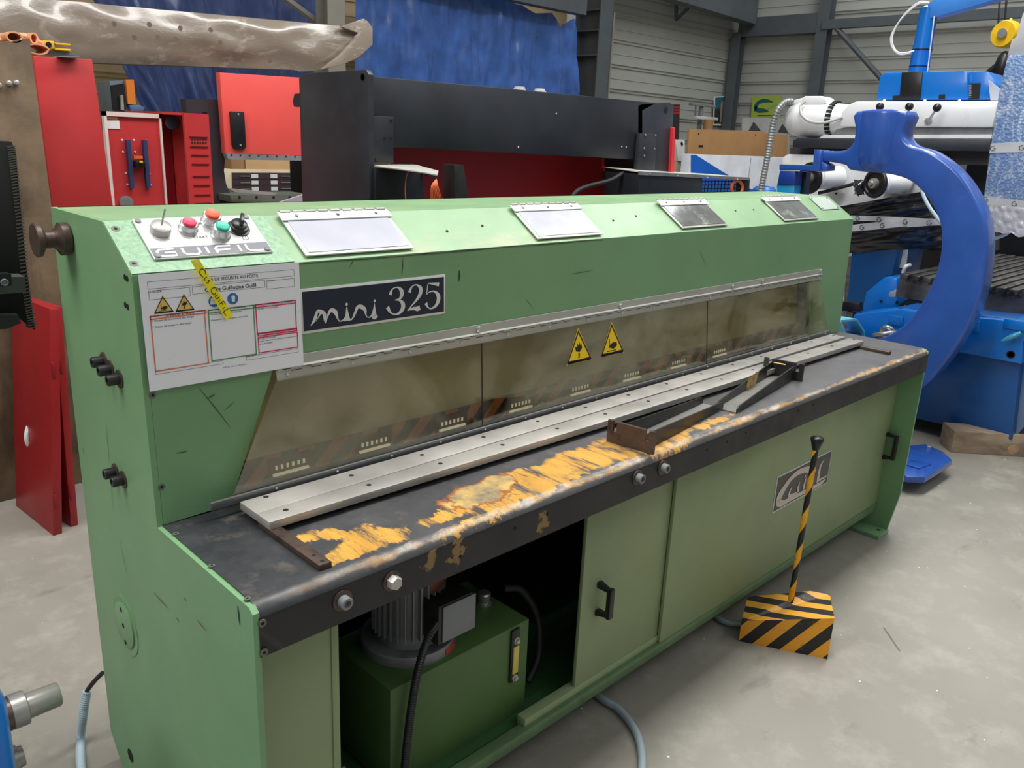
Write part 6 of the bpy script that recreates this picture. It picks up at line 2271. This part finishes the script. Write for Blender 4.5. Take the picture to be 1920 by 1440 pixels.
def ring(mb, sh, px, py, x, r_=.014, w=.004):
    p = W(px, py, x=x)
    P_ = [(-p.y + r_ * math.cos(a_), p.z + r_ * math.sin(a_), w) for a_ in [R(60 + 30 * i) for i in range(11)]]
    sh.ribbon(mb, P_ + [(-p.y + r_ * .2, p.z + .0, w)], .003)


mb = MB()
for px, py in ((1609, 409), (1649, 412), (1698, 416), (1743, 418), (1617, 426), (1655, 423)):
    ring(mb, TS, px, py, XTp)
put(mb, 'tape_print', INK, wf)
for pth in ([(1727, 348), (1732, 368), (1745, 392), (1768, 422)],):
    MB().tube(smoothpath([W(*p, x=XF - .12) for p in pth]), .011, 10).build('pale_tube', mat('ice_tube', (196, 222, 232), .3), ml)
MB().tube(smoothpath([W(1845, 452, x=4.7), W(1862, 448, x=4.7), W(1885, 440, x=4.7), W(1905, 425, x=4.7)]), .009, 10).build('pale_tube', mat('ice_tube', (196, 222, 232)), ml)
# hanging pendant in bubble wrap
XP = 4.66
pn_ = thing('wrapped_pendant', 'bubble wrapped blue control pendant with printed white tape at the right picture edge', 'control pendant', W(1900, 440, x=XP))


def bubble():
    t = NT('bubble_wrap')
    v = t.n('TexVoronoi')
    v.inputs['Scale'].default_value = 75
    t.l(t.tc.outputs['Object'], v.inputs['Vector'])
    k = t.ramp(t.noise(9, 8, .75, (1, 2.2, 1), dist=1.2), .48, .68)
    t.l(t.mix(k, lin((116, 146, 192)), lin((206, 216, 230))), t.b.inputs['Base Color'])
    t.b.inputs['Roughness'].default_value = .22
    t.b.inputs['Coat Weight'].default_value = .7
    bp = t.n('Bump')
    bp.inputs['Strength'].default_value = .7
    bp.inputs['Distance'].default_value = .006
    t.l(v.outputs['Distance'], bp.inputs['Height'])
    t.l(bp.outputs[0], t.b.inputs['Normal'])
    return t.m


BUB = bubble()
slab('wrapped_box', [(1889, 103), (1990, 95), (1990, 400), (1841, 385), (1858, 266), (1873, 168)], BUB, pn_, .12, .012, x=XP)
FR = film_mat('crumpled_film', (190, 192, 198), (236, 238, 242))
TA, TB, TC, TD = W(1839, 383, x=XP), W(1990, 395, x=XP), W(1990, 455, x=XP), W(1839, 430, x=XP)


def crum(u, v):
    p = TA.lerp(TB, u).lerp(TD.lerp(TC, u), v)
    p.x += .012 * mnoise.noise(V((u * 26, v * 7, 2))) + .006 * mnoise.noise(V((u * 60, v * 30, 2))) - .01
    p.z += .02 * mnoise.noise(V((u * 9, 3, 2))) * v
    return p


MB().grid(crum, 40, 12).build('crumpled_film', FR, pn_, smooth=80)
slab('film_top', [(1897, 74), (1905, 70), (1918, 24), (1990, 10), (1990, 104), (1889, 104)], FR, pn_, .05, .003, x=XP + .02)
t1_ = slab('printed_tape', [(1858, 269), (1990, 262), (1990, 284), (1855, 287)], TAPEM, pn_, .003, x=XP - .004)
t2_ = slab('printed_tape', [(1842, 368), (1990, 384), (1990, 402), (1839, 384)], TAPEM, pn_, .003, x=XP - .004)
PS2 = Sheet(V((XP - .0045, 0, 0)), V((0, -1, 0)), V((0, 0, 1)))
mb = MB()
for px, py in ((1862, 278), (1916, 277), (1848, 374), (1902, 382)):
    ring(mb, PS2, px, py, XP - .0045, .012, .003)
put(mb, 'tape_print', INK, t1_)
# yellow hoist
XY = 7.2
ho = thing('rope_hoist', 'yellow balancer reel hanging on two ropes at the right edge', 'hoist', W(1890, 64, x=XY))
c = W(1890, 64, x=XY)
r_ = c.z - W(1890, 90, x=XY).z
MB().lathe(c + V((.06, 0, 0)), (-1, .25, 0), [(0, r_ * .9), (.02, r_), (.09, r_), (.11, r_ * .92), (.11, r_ * .4), (.13, r_ * .36)], 36).build('reel_housing', YELLOW, ho)
MB().lathe(c + V((-.07, .02, 0)), (-1, .25, 0), [(0, r_ * .36), (.01, r_ * .36), (.012, r_ * .24)], 24).build('reel_hub', GALV, ho)
for k in range(3):
    a_ = R(90 + 120 * k)
    MB().sphere(c + V((0, -math.cos(a_) * r_, math.sin(a_) * r_)), r_ * .13).build('lug', YELLOW, ho)
for px0, px1 in ((1877, 1872), (1890, 1884)):
    MB().cyl(W(px1, 45, x=XY + .1), W(px0, -40, x=XY + .1), .008, 6).build('rope', DSTEEL, ho)
MB().cyl(W(1852, 138, x=XY), W(1890, 108, x=XY), .03, 8).build('hook_arm', BLACKS, ho)
MB().sphere(W(1880, 125, x=XY), (.06, .06, .12)).build('hook_block', BLACKS, ho)

# ---------------------------------------------------------------- small things behind the right end
cy2 = thing('cyan_frame', 'small open cyan metal frame just behind the right end of the shear', 'frame', W(1600, 620, y=.95))
YCy = .80
q_ = [W(px, py, y=YCy) for px, py in ((1577, 602), (1607, 600), (1621, 622), (1621, 640), (1590, 640))]
fm_ = MB()
for a, b in zip(q_, q_[1:] + q_[:1]):
    d = (b - a).normalized()
    nn = V((-d.z, 0, d.x)) * .006
    fm_.prism([a - nn, b - nn, b + nn, a + nn], (0, .09, 0))
fm_.build('frame_ring', CYAN, cy2, smooth=0)
a = q_[4]
MB().box((a.x - .02, YCy + .0, 0), (a.x + .09, YCy + .09, a.z), .003).build('frame_leg', CYAN, cy2)
YSh = .62
c = W(1660, 627, y=YSh)
rg = MB().torus(c, (.15, .35, 1), .060, .014, 36, 12)
rg.torus(c + V((.02, .0, .012)), (1, .3, .3), .03, .012, 24, 10)
rg.box((c.x - .03, c.y - .03, 0), (c.x + .03, c.y + .03, c.z - .01), .004)
tag(rg.build('lifting_ring', mat('ring_steel', (170, 168, 160), .3, .8)), 'bare steel lifting ring standing behind the right end of the worktable', 'lifting ring')
slab_ = slab('black_box', [(1577, 566), (1611, 568), (1612, 584), (1577, 583)], BLACKS, None, .06, .003, x=4.7)
tag(slab_, 'small black box between the shear and the blue machine base', 'box')
a = slab_.location
MB().box((a.x - .02, a.y - .02, 0), (a.x + .02, a.y + .02, a.z)).build('stand', mat('dull_frame', (96, 84, 66)), slab_, smooth=0)
wr_ = slab('grey_fabric_roll', [(1583, 482), (1605, 478), (1600, 566), (1582, 566)], mat('grey_wrap', (110, 106, 104), .7, var=.2, vs=20), None, .1, .01, x=5.6)
tag(wr_, 'grey upright roll beside the blue machine column', 'roll')
a = wr_.location
MB().box((a.x - .05, a.y - .05, 0), (a.x + .05, a.y + .05, a.z)).build('lower_part', mat('grey_wrap', (110, 106, 104)), wr_, smooth=0)
# wooden beam under the machine base
wbm = pts([(1782, 848), (1930, 858)], z=0)
a, b = wbm
hz_ = W(1786, 806, x=a.x + .01).z
d = (b - a).normalized()
nn = V((-d.y, d.x, 0))
if nn.x < 0:
    nn = -nn
bb = a + d * .75
wbo = MB().prism([a, bb, bb + nn * .16, a + nn * .16], (0, 0, hz_), .004).build('timber_beam', WOOD)
tag(wbo, 'weathered timber beam with a big knot on the floor beneath the blue machine base', 'timber')
q = W(1882, 845, z=0)
kx = a + d * ((q - a).dot(d))
MB().lathe(V((kx.x, kx.y, hz_ * .32)), -nn, [(0, .030), (.001, .028), (.001, .001)], 20).build('knot', mat('knot_wood', (178, 146, 116), .8, var=.15, vs=40), wbo, smooth=0)
# floor litter
import random as _r
_r.seed(3)
for px, py, l_ in ((1690, 1200, .10), ):
    a, b = W(1657, 1176, z=.002), W(1687, 1220, z=.002)
    tag(MB().cyl(a, b, .0022, 6).build('wire_offcut', STEELW), 'thin bright wire offcut lying on the floor right of the pedal', 'wire')
